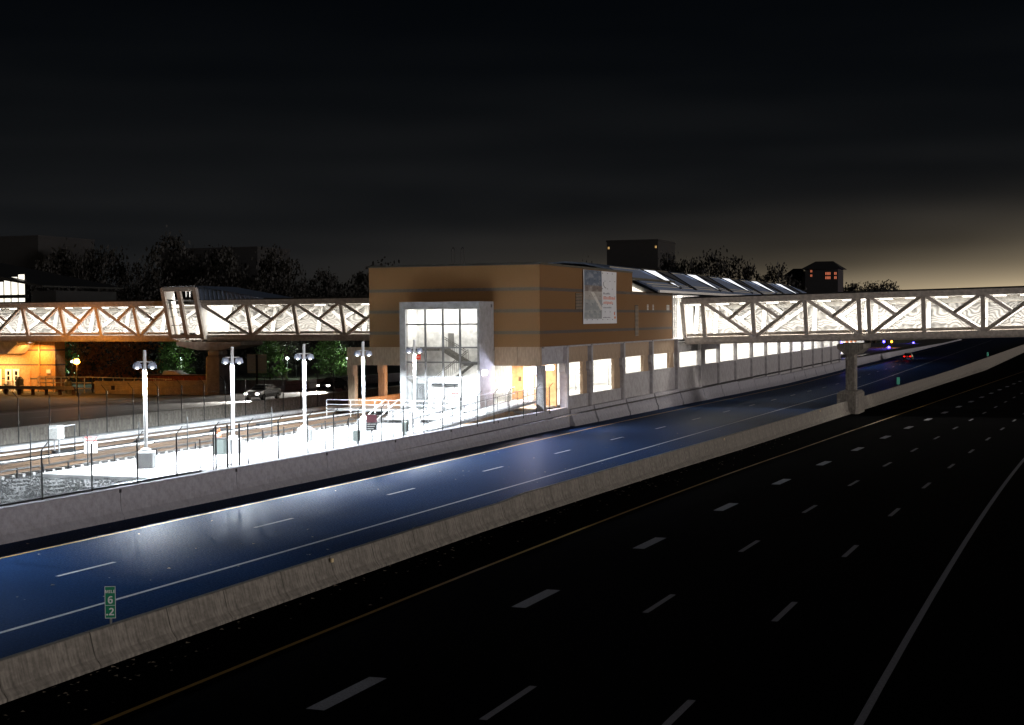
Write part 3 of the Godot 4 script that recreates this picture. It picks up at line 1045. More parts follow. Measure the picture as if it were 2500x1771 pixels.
func bridges():
	# right-hand bridge over the road
	var t := thing("road_footbridge", "glazed truss footbridge crossing the toll road right of the station", "footbridge")
	bridge(t, [-36.2, -34.1, -29.05, -23.84, -18.63, -17.73, -12.56, -7.1, -1.8, 3.5], "-ABA-BABA", func(x): return (x + 34.0) * 0.02 - 0.3)
	var st := mb()
	var pm := median_x(-149.0)
	var p := thing("median_pier", "tapered concrete pier in the median carrying the road footbridge", "pier")
	st = mb()
	cbx(st, pm - 0.5, -1.0, -150.3, pm + 0.5, 4.6, -149.0, 0.12)
	ob("column", st, M.old_concrete, p)
	st = mb()
	sweep(st, [Vector2(pm - 0.5, 4.4), Vector2(pm + 0.5, 4.4), Vector2(pm + 1.25, 5.0), Vector2(pm + 1.25, 5.45), Vector2(pm - 1.25, 5.45), Vector2(pm - 1.25, 5.0)], -148.7, -155.0)
	ob("cap", st, M.old_concrete, p)
	# left-hand bridge over the tracks and the far road
	t = thing("track_footbridge", "glazed truss footbridge from the station across the tracks and far road", "footbridge")
	bridge(t, [-133.0, -127.7, -122.5, -117.2, -111.8, -106.7, -101.5, -96.5], "BABABAB", func(_x): return 0.12)
	bridge(t, [-92.6, -86.53, -80.58, -74.72, -68.9, -63.0, -57.1, -52.8], "ABABAB-", func(_x): return 0.15)
	# projecting glazed bay over the pier
	var bay := [-96.6, -92.4]
	var y0 := 6.15
	var y1 := 12.0
	var zf0 := -148.9
	var zf1 := -147.1
	var F := func(x, v): return Vector3(x, lerpf(y0, y1, v), lerpf(zf0, zf1, v))
	var frame := [[0.0, 0.0, 0.0, 1.0], [0.5, 0.0, 0.5, 1.0], [1.0, 0.0, 1.0, 1.0], [0.0, 0.05, 1.0, 0.05], [0.0, 0.97, 1.0, 0.97]]
	for f in frame:
		st = mb()
		beam(st, F.call(lerpf(bay[0], bay[1], f[0]), f[1]), F.call(lerpf(bay[0], bay[1], f[2]), f[3]), 0.45, 0.4, Vector3(0, 0.1, 1))
		ob("bay_frame", st, M.steel_paint, t)
	for r in 4:
		st = mb()
		var v := 0.1 + 0.84 * (r + 1) / 5.0
		beam(st, F.call(bay[0], v) + Vector3(0, 0, -0.1), F.call(bay[1], v) + Vector3(0, 0, -0.1), 0.06, 0.06)
		ob("glazing_bar", st, M.mullion, t)
		for c in 2:
			var xl := lerpf(bay[0], bay[1], c * 0.5) + 0.22
			var xr := lerpf(bay[0], bay[1], c * 0.5 + 0.5) - 0.22
			var w0 := 0.1 + 0.84 * r / 5.0
			pane(t, F.call(xl, w0), F.call(xr, w0), F.call(xr, w0 + 0.165), F.call(xl, w0 + 0.165))
	# its cheeks and roof sloping back down to the right
	for x in bay:
		st = mb()
		var q := [F.call(x, 0.0), F.call(x, 1.0), Vector3(x, 12.0, -149.2), Vector3(x, 6.15, -150.6)]
		quad(st, q[0] + Vector3(0.1, 0, 0), q[3] + Vector3(0.1, 0, 0), q[2] + Vector3(0.1, 0, 0), q[1] + Vector3(0.1, 0, 0))
		quad(st, q[3] - Vector3(0.1, 0, 0), q[0] - Vector3(0.1, 0, 0), q[1] - Vector3(0.1, 0, 0), q[2] - Vector3(0.1, 0, 0))
		ob("bay_cheek", st, M.white_steel, t)
	st = mb()
	quad(st, Vector3(-96.8, 12.15, -147.0), Vector3(-92.2, 12.2, -147.0), Vector3(-92.2, 12.2, -156), Vector3(-96.8, 12.15, -156))
	quad(st, Vector3(-92.2, 12.2, -147.0), Vector3(-84.0, 10.75, -147.9), Vector3(-84.0, 10.75, -156), Vector3(-92.2, 12.2, -156))
	quad(st, Vector3(-92.2, 10.6, -148.0), Vector3(-84.0, 10.6, -148.0), Vector3(-84.0, 10.75, -147.9), Vector3(-92.2, 12.2, -147.6))
	ob("bay_roof", st, M.roof_metal, t)
	for i in 14:
		st = mb()
		var x := -92.0 + i * 0.57
		var yt := 12.2 - (x + 92.2) * 0.177
		beam(st, Vector3(x, 10.6, -147.93), Vector3(x, yt, -147.6), 0.05, 0.05)
		ob("seam", st, M.roof_metal, t)
	st = mb()
	bx(st, -96.4, 5.98, -155, -92.6, 6.1, -149.6)
	ob("bay_floor", st, M.floor_tile, t)
	st = mb()
	bx(st, -96.4, 11.9, -156, -92.6, 12.0, -148.2)
	ob("bay_ceiling", st, M.white_wall, t)
	st = mb()
	bx(st, -96.4, 6.1, -155.3, -92.6, 11.9, -155.1)
	ob("bay_back", st, M.white_wall, t)
	for k in 3:
		st = mb()
		beam(st, Vector3(-95.6 + k * 0.5, 11.0, -150.5), Vector3(-95.6 + k * 0.5, 11.85, -150.5), 0.12, 0.12)
		ob("pipe", st, M.dark_metal, t)
	area(t, Vector3(-94.5, 11.5, -149.3), Vector2(3.0, 1.0), 80.0, Color(1.0, 0.97, 0.93), Vector3(-35, 0, 0))
	# pier under it
	p = thing("hammerhead_pier", "concrete hammerhead pier carrying the left footbridge beside the far road", "pier")
	st = mb()
	cbx(st, -93.2, -1.2, -152.4, -90.9, 4.3, -150.3, 0.35)
	ob("column", st, M.pad_concrete, p)
	st = mb()
	cbx(st, -93.0, 4.3, -152.2, -91.1, 5.0, -150.5, 0.3)
	ob("column_neck", st, M.pad_concrete, p)
	st = mb()
	sweep(st, [Vector2(-93.6, 4.85), Vector2(-90.5, 4.85), Vector2(-87.9, 5.4), Vector2(-87.9, 5.82), Vector2(-96.4, 5.82), Vector2(-96.4, 5.4)], -149.5, -154.5)
	ob("cap", st, M.pad_concrete, p)
	for x in [-94.4, -93.2]:
		st = mb()
		bx(st, x - 0.2, 5.82, -150.3, x + 0.2, 5.97, -149.9)
		ob("bearing", st, M.rust, p)

# ------------------------------------------------------------------ station building
func wall_with_bands(t: Node, horizontal: bool, a0: float, a1: float, at: float, ybot: float, ytop: float):
	# brick between dark soldier-course bands; horizontal walls run in x at z = at, others in z at x = at
	var bands := [7.13, 8.78, 10.43]
	var y := ybot
	var rows := []
	for b in bands:
		if b + 0.12 < ytop:
			rows.append([y, b - 0.12, false])
			rows.append([b - 0.12, b + 0.12, true])
			y = b + 0.12
	rows.append([y, ytop, false])
	for r in rows:
		var st := mb()
		var d: float = 0.012 if r[2] else 0.0
		if horizontal:
			bx(st, a0, r[0], at - 0.3 - d, a1, r[1], at - d)
		else:
			bx(st, at - 0.3 - d, r[0], a1, at - d, r[1], a0)
		ob("dark_band" if r[2] else "brick_wall", st, M.brick_band if r[2] else M.brick, t)

func station():
	var t := thing("station_building", "brown brick station hall with dark bands above the platform", "station")
	var st: SurfaceTool
	wall_with_bands(t, true, -51.2, -37.3, -106.8, 6.03, 12.25)
	wall_with_bands(t, false, -106.8, -132.4, -37.0, 6.03, 12.25)
	wall_with_bands(t, false, -132.4, -147.5, -37.0, 6.03, 10.6)
	wall_with_bands(t, false, -107.1, -150.0, -50.9, 6.03, 12.25)
	# corner return of brick above the right roof line
	st = mb()
	bx(st, -42.0, 10.6, -132.7, -37.0, 12.25, -132.41)
	ob("brick_wall", st, M.brick, t)
	# parapet coping and flat roof
	for c in [[-51.3, -107.15, -36.9, -106.7], [-37.4, -132.5, -36.9, -107.15]]:
		st = mb()
		bx(st, c[0], 12.25, c[1], c[2], 12.4, c[3])
		ob("coping", st, M.dark_metal, t)
	st = mb()
	bx(st, -51.2, 11.7, -150.0, -37.3, 11.9, -107.1)
	ob("flat_roof", st, M.dark_metal, t)
	# concrete fascia under the brick, front
	for f in [[-53.2, -50.98], [-50.95, -47.3], [-40.7, -38.85], [-38.82, -37.0]]:
		st = mb()
		bx(st, f[0], 4.6, -107.15, f[1], 6.025, -106.82)
		ob("fascia_panel", st, M.fascia_concrete, t)
	st = mb()
	bx(st, -53.2, 4.62, -150.0, -37.4, 4.9, -107.2)
	ob("floor_slab", st, M.white_wall, t)
	st = mb()
	bx(st, -53.3, 0.6, -150.0, -52.6, 1.86, -108.0)
	ob("far_sill_wall", st, M.plaster, t)
	# columns down both long sides, with corbelled heads
	for z in [-107.4, -113.0, -119.5, -129.4, -139.3]:
		for s in 2:
			var x: float = [-37.15, -53.0][s]
			st = mb()
			cbx(st, x - 0.3, 0.4, z - 0.28, x + 0.3, 4.6, z + 0.28, 0.03)
			var o := ob("column", st, M.fascia_concrete if s == 1 else M.concrete, t)
			st = mb()
			var prof := [Vector2(0.28, 3.7), Vector2(0.5, 3.95), Vector2(0.5, 4.6), Vector2(0.28, 4.6)]
			if s == 0:
				# the corbel leans into the bay nearer the camera
				var q := []
				for v in prof:
					q.append(Vector3(x, v.y, z + v.x))
				var e := Vector3(0.25, 0, 0)
				quad(st, q[0] + e, q[3] + e, q[2] + e, q[1] + e)
				quad(st, q[0] - e, q[1] - e, q[2] - e, q[3] - e)
				quad(st, q[0] - e, q[0] + e, q[1] + e, q[1] - e)
				quad(st, q[1] - e, q[1] + e, q[2] + e, q[2] - e)
			else:
				bx(st, x - 0.25, 3.8, z + 0.28, x + 0.25, 4.6, z + 0.5)
			ob("corbel", st, M.concrete if s == 0 else M.fascia_concrete, o)
	# right-hand bays: pilasters on the barrier line, lintel panels, sills
	var cols := [-112.98, -119.5, -129.35, -139.24, -149.19]
	for i in cols.size():
		var z: float = cols[i]
		st = mb()
		cbx(st, -37.2, -0.6, z - 0.2, -36.78, 5.95, z + 0.2, 0.03)
		ob("pilaster", st, M.concrete, t)
	var bays := [[-107.0, -112.98, 1.9], [-112.98, -119.5, 1.88], [-119.5, -129.35, 1.85], [-129.35, -139.24, 3.04], [-139.24, -149.19, 3.04]]
	for i in bays.size():
		var b: Array = bays[i]
		var z0: float = b[0] - 0.22
		var z1: float = b[1] + 0.22
		var zm := lerpf(z0, z1, 0.62)
		for e in [[z0, zm + 0.015], [zm - 0.015, z1]]:
			st = mb()
			bx(st, -37.5, 4.62, e[1], -37.15, 5.9, e[0])
			ob("lintel_panel", st, M.fascia_concrete if i > 0 else M.concrete, t)
		st = mb()
		bx(st, -37.55, 5.9, z1, -36.85, 6.02, z0)
		ob("ledge", st, M.concrete, t)
		if i > 0:
			st = mb()
			bx(st, -37.4, 0.9, z1, -37.1, b[2], z0)
			ob("sill_wall", st, M.concrete, t)
			st = mb()
			bx(st, -37.5, b[2], z1, -37.05, b[2] + 0.06, z0)
			ob("sill", st, M.concrete, t)
			var zr := lerpf(z0, z1, 0.8)
			st = mb()
			bx(st, -37.45, b[2] + 0.06, z1, -37.2, 4.62, zr)
			ob("jamb_panel", st, M.fascia_concrete, t)
			# foot shaped like the road barrier
			st = mb()
			sweep(st, barrier_foot(), z0, z1)
			ob("barrier_foot", st, M.barrier_concrete, t)
	# louvres, vents and hooks on the right wall
	for l in [[-116.5, 8.89, 10.22, -115.6, -117.3], [-134.0, 6.48, 9.32, -133.5, -134.6]]:
		var n := int((l[2] - l[1]) / 0.12)
		st = mb()
		bx(st, -37.1, l[1], l[4], -36.98, l[2], l[3])
		var fr := ob("louvre", st, M.black_vinyl, t)
		for k in n:
			st = mb()
			var y: float = l[1] + 0.12 * (k + 0.5)
			beam(st, Vector3(-36.96, y, l[3]), Vector3(-36.96, y, l[4]), 0.05, 0.045)
			ob("slat", st, M.fascia_concrete, fr)
	for v in [-138.0, -140.0, -145.4, -146.0]:
		for k in 4:
			st = mb()
			bx(st, -36.99, 8.9 + 0.14 * k, v - 0.22, -36.95, 8.99 + 0.14 * k, v + 0.22)
			ob("vent_slat", st, M.cabinet, t)
	# hooped rails of the roof hatch ladder
	for x in [-45.25, -44.45]:
		st = mb()
		tube(st, Vector3(x - 0.12, 12.3, -109.8), Vector3(x - 0.12, 13.7, -109.8), 0.025, 0.025, 6)
		tube(st, Vector3(x - 0.12, 13.7, -109.8), Vector3(x, 13.86, -109.8), 0.025, 0.025, 6)
		tube(st, Vector3(x, 13.86, -109.8), Vector3(x + 0.12, 13.7, -109.8), 0.025, 0.025, 6)
		tube(st, Vector3(x + 0.12, 13.7, -109.8), Vector3(x + 0.12, 12.3, -109.8), 0.025, 0.025, 6)
		ob("ladder_hoop", st, M.dark_metal, t)
	vault_roof(t)
	undercroft(t)
	# vestibule between the brick wall and the footbridge
	for k in 2:
		for r in 5:
			var z0 := -147.6 - 0.85 * k
			pane(t, Vector3(-36.95, 6.2 + 0.86 * r, z0), Vector3(-36.95, 6.2 + 0.86 * r, z0 - 0.8), Vector3(-36.95, 7.02 + 0.86 * r, z0 - 0.8), Vector3(-36.95, 7.02 + 0.86 * r, z0), "vestibule_pane")
	for r in 6:
		st = mb()
		bx(st, -37.0, 6.05 + 0.86 * r, -149.3, -36.9, 6.13 + 0.86 * r, -147.55)
		ob("glazing_bar", st, M.white_steel, t)
	for z in [-147.58, -148.42, -149.26]:
		st = mb()
		bx(st, -37.02, 6.05, z - 0.05, -36.88, 10.5, z + 0.05)
		ob("glazing_post", st, M.white_steel, t)
	# white room behind it
	for w in [[-44.0, 6.0, -157.0, -43.8, 10.4, -147.6], [-44.0, 6.0, -147.75, -37.3, 10.4, -147.6], [-44.0, 10.4, -157.0, -36.4, 10.5, -147.6], [-44.0, 5.9, -157.0, -36.4, 6.0, -147.6], [-44.0, 6.0, -157.0, -37.0, 10.4, -156.85]]:
		st = mb()
		bx(st, w[0], w[1], w[2], w[3], w[4], w[5])
		ob("inner_wall", st, M.white_wall, t)
	area(t, Vector3(-39.0, 10.2, -152.0), Vector2(4.0, 4.0), 60.0, Color(1.0, 0.98, 0.94))
	st = mb()
	cbx(st, -41.0, 10.28, -154.0, -37.5, 10.36, -150.0, 0.02)
	ob("ceiling_light", st, M.tube_glow, t)
	# banner hung on the brick
	var b := thing("banner", "large printed banner with picture and lettering on the brick wall", "banner", Vector3(-36.95, 7.7, -122.3))
	st = mb()
	rng.seed = 8
	var nx := 12
	var ny := 16
	var P := func(i, j):
		var u := float(i) / nx
		var v := float(j) / ny
		var puff := 0.05 + 0.05 * sin(u * PI) * sin(v * PI) + 0.025 * sin(u * 34.0 + v * 5.0) * (0.3 + absf(u - 0.5))
		return [Vector3(puff, 4.48 * (1.0 - v), 4.85 - 9.7 * u), Vector2(u, v)]
	for i in nx:
		for j in ny:
			var c := [P.call(i, j + 1), P.call(i + 1, j + 1), P.call(i + 1, j), P.call(i, j)]
			var nrm: Vector3 = (c[1][0] - c[0][0]).cross(c[3][0] - c[0][0]).normalized()
			for k in [0, 2, 1, 0, 3, 2]:
				st.set_normal(nrm)
				st.set_uv(c[k][1])
				st.add_vertex(c[k][0])
	ob("sheet", st, M.banner_print, b)
	for j in 7:
		for i in 6:
			st = mb()
			var u := (i + 0.5 + 0.5 * (j % 2)) / 6.5
			bx(st, 0.12, 4.3 - 0.66 * j - 0.03, 4.85 - 9.7 * u - 0.1, 0.125, 4.3 - 0.66 * j + 0.03, 4.85 - 9.7 * u + 0.1)
			ob("wind_slit", st, M.dark_metal, b)

func barrier_foot() -> Array:
	return [Vector2(-37.09, -1.4), Vector2(-36.3, -1.4), Vector2(-36.3, -0.3), Vector2(-36.45, 0.0), Vector2(-36.7, 0.9), Vector2(-37.09, 0.9)]

func vault_roof(t: Node):
	# curved metal roof from z = -136 to -236 with wedge skylights
	var prof := [Vector2(-35.7, 10.75), Vector2(-38.0, 11.9), Vector2(-40.4, 12.95), Vector2(-43.0, 13.5), Vector2(-45.0, 13.65), Vector2(-47.0, 13.5), Vector2(-50.0, 12.7), Vector2(-54.3, 10.75)]
	var st := mb()
	var z0 := -137.0
	var z1 := -238.0
	for i in prof.size() - 1:
		var a: Vector2 = prof[i]
		var b: Vector2 = prof[i + 1]
		quad(st, Vector3(a.x, a.y, z0), Vector3(a.x, a.y, z1), Vector3(b.x, b.y, z1), Vector3(b.x, b.y, z0))
		quad(st, Vector3(a.x, a.y - 0.16, z1), Vector3(a.x, a.y - 0.16, z0), Vector3(b.x, b.y - 0.16, z0), Vector3(b.x, b.y - 0.16, z1))
		quad(st, Vector3(a.x, a.y - 0.16, z0), Vector3(a.x, a.y, z0), Vector3(b.x, b.y, z0), Vector3(b.x, b.y - 0.16, z0))
	ob("vault_roof", st, M.roof_metal, t)
	# standing seams on the slope one sees
	for i in 168:
		st = mb()
		var z := z0 - 0.3 - 0.6 * i
		for k in 2:
			var a: Vector2 = prof[k]
			var b: Vector2 = prof[k + 1]
			beam(st, Vector3(a.x, a.y + 0.035, z), Vector3(b.x, b.y + 0.035, z), 0.04, 0.07)
		ob("seam", st, M.seam_metal, t)
	# gutter, ridge trim, snow guards
	st = mb()
	beam(st, Vector3(-35.62, 10.66, z0), Vector3(-35.62, 10.66, z1), 0.22, 0.24)
	ob("gutter", st, M.white_steel, t)
	st = mb()
	beam(st, Vector3(-40.45, 13.03, z0), Vector3(-40.45, 13.03, z1), 0.1, 0.1)
	ob("ridge_trim", st, M.galvanised, t)
	for k in 2:
		st = mb()
		beam(st, Vector3(-36.3 - 0.5 * k, 11.16 + 0.25 * k, z0), Vector3(-36.3 - 0.5 * k, 11.16 + 0.25 * k, z1), 0.06, 0.06)
		ob("snow_guard", st, M.galvanised, t)
	# wedge-shaped skylights and their grey counterparts
	for k in 5:
		var zs := -147.6 - 18.6 * k
		for e in [[0.0, 5.4, M.skylight_glow, "skylight_window"], [6.2, 11.0, M.galvanised, "vent_wedge"]]:
			var za: float = zs - e[0]
			var zb: float = zs - e[1]
			st = mb()
			var low := Vector3(-36.0, 11.0, za)
			var p := Vector3(-40.2, 13.08, za + 0.3)
			var q := Vector3(-40.2, 13.08, zb)
			tri(st, low + Vector3(0, 0.02, 0), low + Vector3(0, 0.02, -0.4), q)
			tri(st, low + Vector3(0, 0.02, 0), q, p)
			var o := ob(e[3], st, e[2], t)
			for f in [[low, p], [low + Vector3(0, 0, -0.4), q], [p, q]]:
				st = mb()
				beam(st, f[0] + Vector3(0, 0.03, 0), f[1] + Vector3(0, 0.03, 0), 0.1, 0.12)
				ob("frame", st, M.dark_metal, o)
	# gable at the near end with its lit triangle
	st = mb()
	tri(st, Vector3(-42.0, 10.56, -137.6), Vector3(-36.2, 10.56, -137.6), Vector3(-42.0, 13.1, -137.6))
	ob("gable", st, M.white_wall, t)
	st = mb()
	tri(st, Vector3(-40.0, 10.6, -137.4), Vector3(-37.2, 10.6, -137.4), Vector3(-40.0, 11.9, -137.4))
	ob("gable_window", st, M.window_glow, t)

func undercroft(t: Node):
	# the lit space between the stair tower and the corner column
	var st := mb()
	bx(st, -41.2, 1.2, -112.3, -37.5, 4.6, -112.0)
	ob("back_wall", st, M.plaster, t)
	st = mb()
	bx(st, -40.2, 1.25, -111.98, -39.3, 4.4, -111.9)
	ob("roller_door", st, M.white_wall, t)
	st = mb()
	bx(st, -39.15, 1.25, -111.98, -38.95, 4.55, -111.8)
	ob("downpipe", st, M.white_steel, t)
	for k in 4:
		st = mb()
		bx(st, -40.62, 3.5 - 0.09 * k, -111.98, -40.42, 3.55 - 0.09 * k, -111.94)
		ob("vent_slat", st, M.dark_metal, t)
	# platform floor slab edge and brown wall under it
	st = mb()
	bx(st, -53.0, 1.15, -150.0, -37.6, 1.3, -104.2)
	ob("platform_slab", st, M.floor_tile, t)
	# wall lights
	var wl := [[-41.0, 4.15, -104.7, 1.1], [-38.0, 4.3, -111.5, 1.1]]
	for w in wl:
		st = mb()
		cbx(st, w[0] - 0.1, w[1] - 0.2, w[2] - 0.5, w[0] + 0.35, w[1] + 0.2, w[2] + 0.5, 0.03)
		ob("wall_light", st, M.tube_glow, t)
	area(t, Vector3(-39.6, 4.5, -109.5), Vector2(2.2, 3.0), 75.0, Color(1.0, 0.86, 0.7))
	# blue-white floodlight over the corner, the glare beside the column
	st = mb()
	cbx(st, -38.3, 3.95, -108.6, -37.6, 4.5, -108.2, 0.04)
	ob("flood_light", st, M.lamp_glow, t)
	var l := OmniLight3D.new()
	l.name = "flood_light_beam"
	l.position = Vector3(-38.0, 4.1, -107.9)
	l.light_energy = 34.0
	l.light_color = Color(0.85, 0.86, 1.0)
	l.light_size = 0.2
	l.omni_range = 60.0
	l.omni_attenuation = 2.0
	l.shadow_enabled = true
	t.add_child(l, true)
	# light on the far side of the hall
	area(t, Vector3(-50.0, 4.55, -112.0), Vector2(3.0, 6.0), 30.0, Color(1.0, 0.72, 0.45))

func stair_tower():
	var t := thing("stair_tower", "pale concrete stair tower with a tall glazed front", "tower")
	var st := mb()
	var z := -103.8
	# frame: left and right jambs, head, sides, roof
	for f in [[-47.24, 0.9, z - 0.5, -46.78, 8.93, z], [-40.92, 0.9, z - 0.5, -40.73, 8.93, z], [-47.24, 8.94, z - 0.5, -40.73, 9.5, z], [-40.9, 0.9, -106.8, -40.73, 9.5, z - 0.51], [-47.24, 0.9, -106.8, -47.06, 9.5, z - 0.51], [-47.05, 9.3, -106.8, -40.91, 9.5, z - 0.51], [-47.05, 0.9, -106.8, -40.91, 9.3, -106.6]]:
		st = mb()
		bx(st, f[0], f[1], f[2], f[3], f[4], f[5])
		ob("tower_wall" if f[5] < z - 0.1 else "tower_frame", st, M.tower_concrete if f[5] > z - 0.6 and f[4] < 20 and f[3] > -46.0 or f[5] > z - 0.1 else M.white_wall, t)
	# white lining
	for f in [[-40.98, 1.3, -106.58, -40.92, 9.28, z - 0.52], [-47.04, 1.3, -106.58, -46.98, 9.28, z - 0.52], [-46.97, 1.3, -106.59, -40.99, 9.28, -106.52], [-46.97, 9.2, -106.5, -40.99, 9.28, z - 0.52]]:
		st = mb()
		bx(st, f[0], f[1], f[2], f[3], f[4], f[5])
		ob("lining", st, M.white_wall, t)
	st = mb()
	bx(st, -47.0, 1.1, -106.6, -40.9, 1.28, z)
	ob("floor", st, M.floor_tile, t)
	# mullions and transoms
	var mx := [-46.74, -45.21, -43.77, -42.38, -40.96]
	var my := [8.93, 7.8, 6.05, 4.94, 3.82, 1.3]
	for i in range(1, 4):
		st = mb()
		bx(st, mx[i] - 0.065, 1.3, z - 0.3, mx[i] + 0.065, 8.93, z - 0.15)
		ob("mullion", st, M.mullion, t)
	for j in range(1, 5):
		st = mb()
		bx(st, -46.77, my[j] - 0.055, z - 0.29, -40.93, my[j] + 0.055, z - 0.16)
		ob("transom", st, M.mullion, t)
	for i in 4:
		for j in 5:
			pane(t, Vector3(mx[i], my[j + 1], z - 0.24), Vector3(mx[i + 1], my[j + 1], z - 0.24), Vector3(mx[i + 1], my[j], z - 0.24), Vector3(mx[i], my[j], z - 0.24))
	# landings
	st = mb()
	bx(st, -46.95, 5.8, -106.5, -44.2, 6.0, -104.3)
	ob("upper_landing", st, M.stair_steel, t)
	st = mb()
	bx(st, -42.3, 4.75, -106.5, -41.0, 4.92, -104.3)
	ob("middle_landing", st, M.stair_steel, t)
	# flights: treads and stringers
	for f in [[Vector3(-44.2, 6.0, -105.0), Vector3(-42.3, 4.92, -105.0), -105.4, 7], [Vector3(-42.3, 4.92, -106.0), Vector3(-46.4, 1.9, -106.0), -106.0, 18]]:
		var a: Vector3 = f[0]
		var b: Vector3 = f[1]
		var zc: float = f[2]
		for s in [-0.5, 0.5]:
			st = mb()
			beam(st, Vector3(a.x, a.y - 0.12, zc + s), Vector3(b.x, b.y - 0.12, zc + s), 0.06, 0.28)
			ob("stringer", st, M.stair_steel, t)
		for k in f[3]:
			var p := a.lerp(b, (k + 0.5) / f[3])
			st = mb()
			bx(st, p.x - 0.15, p.y - 0.05, zc - 0.48, p.x + 0.15, p.y, zc + 0.48)
			ob("tread", st, M.stair_steel, t)
		# railing with balusters on the near side
		st = mb()
		var zr := zc + 0.56
		for h in [0.95, 0.8]:
			beam(st, Vector3(a.x, a.y + h, zr), Vector3(b.x, b.y + h, zr), 0.05, 0.05)
		ob("handrail", st, M.stair_steel, t)
		var nb := int(absf(a.x - b.x) / 0.16)
		for k in nb + 1:
			var p := a.lerp(b, float(k) / nb)
			st = mb()
			beam(st, Vector3(p.x, p.y - 0.05, zr), Vector3(p.x, p.y + 0.95, zr), 0.025, 0.025)
			ob("baluster", st, M.stair_steel, t)
	# lobby box with its recessed door and red notice
	for f in [[-45.1, 1.3, -105.6, -44.85, 3.7, -104.15], [-42.6, 1.3, -105.6, -40.99, 3.7, -104.15], [-44.85, 3.36, -105.6, -42.6, 3.7, -104.15]]:
		st = mb()
		bx(st, f[0], f[1], f[2], f[3], f[4], f[5])
		ob("lobby_wall", st, M.white_wall, t)
	st = mb()
	bx(st, -44.84, 1.3, -105.0, -42.61, 3.2, -104.9)
	ob("door", st, M.white_wall, t)
	st = mb()
	bx(st, -44.84, 3.21, -104.95, -42.61, 3.35, -104.3)
	ob("door_head", st, M.dark_metal, t)
	for x in [-44.0, -43.2]:
		st = mb()
		beam(st, Vector3(x, 1.3, -104.88), Vector3(x, 3.2, -104.88), 0.04, 0.03)
		ob("door_stile", st, M.mullion, t)
	# radiator-like slats at lower left
	for k in 14:
		st = mb()
		bx(st, -46.6 + 0.095 * k, 1.4, -105.2, -46.56 + 0.095 * k, 3.3, -105.15)
		ob("screen_slat", st, M.galvanised, t)
	st = mb()
	bx(st, -44.35, 6.02, -106.5, -43.9, 7.1, -106.42)
	ob("upper_door", st, M.mullion, t)
	for k in 3:
		st = mb()
		bx(st, -46.6 + 1.9 * k, [9.12, 5.72, 5.72][k], -105.9, -45.4 + 1.9 * k, [9.18, 5.79, 5.79][k] - 0.0, -104.9)
		if k == 0:
			ob("ceiling_light", st, M.tube_glow, t)
	area(t, Vector3(-44.0, 9.1, -105.3), Vector2(5.0, 1.5), 32.0, Color(1.0, 0.99, 0.96))
	area(t, Vector3(-42.0, 4.6, -105.2), Vector2(1.5, 1.5), 4.0, Color(1.0, 0.99, 0.96))
	st = mb()
	cbx(st, -44.6, 3.72, -105.3, -43.4, 3.79, -104.5, 0.02)
	ob("lobby_light", st, M.tube_glow, t)
	area(t, Vector3(-43.7, 4.2, -104.8), Vector2(2.0, 0.8), 5.0, Color(1.0, 0.99, 0.96), Vector3(-60, 0, 0))
	area(t, Vector3(-43.0, 3.1, -104.2), Vector2(2.0, 0.4), 2.0, Color(1.0, 0.99, 0.96), Vector3(-90, 0, 0))
	st = mb()
	cbx(st, -41.0, 9.05, -106.5, -40.72, 9.3, -106.2, 0.02)
	ob("camera_housing", st, M.dark_metal, t)
	var s := thing("exit_sign", "small glowing orange exit sign inside the stair tower", "sign", Vector3(-46.25, 5.12, -105.0))
	st = mb()
	cbx(st, -0.2, 0, -0.03, 0.2, 0.36, 0.03, 0.01)
	ob("box", st, M.exit_glow, s)
	text(s, "EXIT", Vector3(0, 0.18, 0.035), 0.15, M.sign_white)
	s = thing("red_notice", "red and white notice on the stair tower's ground-floor door", "sign", Vector3(-43.05, 2.35, -104.84))
	st = mb()
	bx(st, -0.42, 0, -0.02, 0.42, 0.36, 0.02)
	ob("panel", st, M.sign_red, s)
	st = mb()
	quad(st, Vector3(-0.42, 0.3, 0.025), Vector3(0, 0.26, 0.025), Vector3(0, 0.3, 0.025), Vector3(-0.42, 0.34, 0.025))
	quad(st, Vector3(0, 0.26, 0.025), Vector3(0.42, 0.3, 0.025), Vector3(0.42, 0.34, 0.025), Vector3(0, 0.3, 0.025))
	ob("chevron", st, M.sign_white, s)
	for k in 2:
		st = mb()
		bx(st, -0.36, 0.12 - 0.08 * k, 0.02, 0.2 - 0.1 * k, 0.16 - 0.08 * k, 0.026)
		ob("print_line", st, M.sign_white, s)
	# ramped walkway in front, with its rails
	t = thing("ramp_walkway", "concrete ramp with mesh railings climbing to the platform", "ramp")
	var A := Vector3(-38.6, 0.95, -84.9)
	var B := Vector3(-38.6, 1.85, -108.0)
	st = mb()
	beam(st, A, B, 1.9, 0.2)
	ob("ramp_slab", st, M.pad_concrete, t)
	st = mb()
	bx(st, -40.2, 0.5, -108.0, -38.2, 1.3, -97.5)
	ob("ramp_wall", st, M.plaster, t)
	for s2 in [-37.75, -39.5]:
		for h in [0.15, 0.6, 1.1]:
			st = mb()
			tube(st, Vector3(s2, A.y + h, A.z), Vector3(s2, B.y + h, B.z), 0.022, 0.022, 6)
			ob("rail", st, M.black_vinyl if s2 > -38.0 else M.galvanised, t)
		for k in 12:
			var p := A.lerp(B, k / 11.0)
			st = mb()
			tube(st, Vector3(s2, p.y, p.z), Vector3(s2, p.y + 1.1, p.z), 0.022, 0.022, 6)
			ob("rail_post", st, M.black_vinyl if s2 > -38.0 else M.galvanised, t)
	# low walls, steps and white railings at the tower's foot
	t = thing("service_steps", "pale concrete steps and railings at the stair tower's foot", "steps")
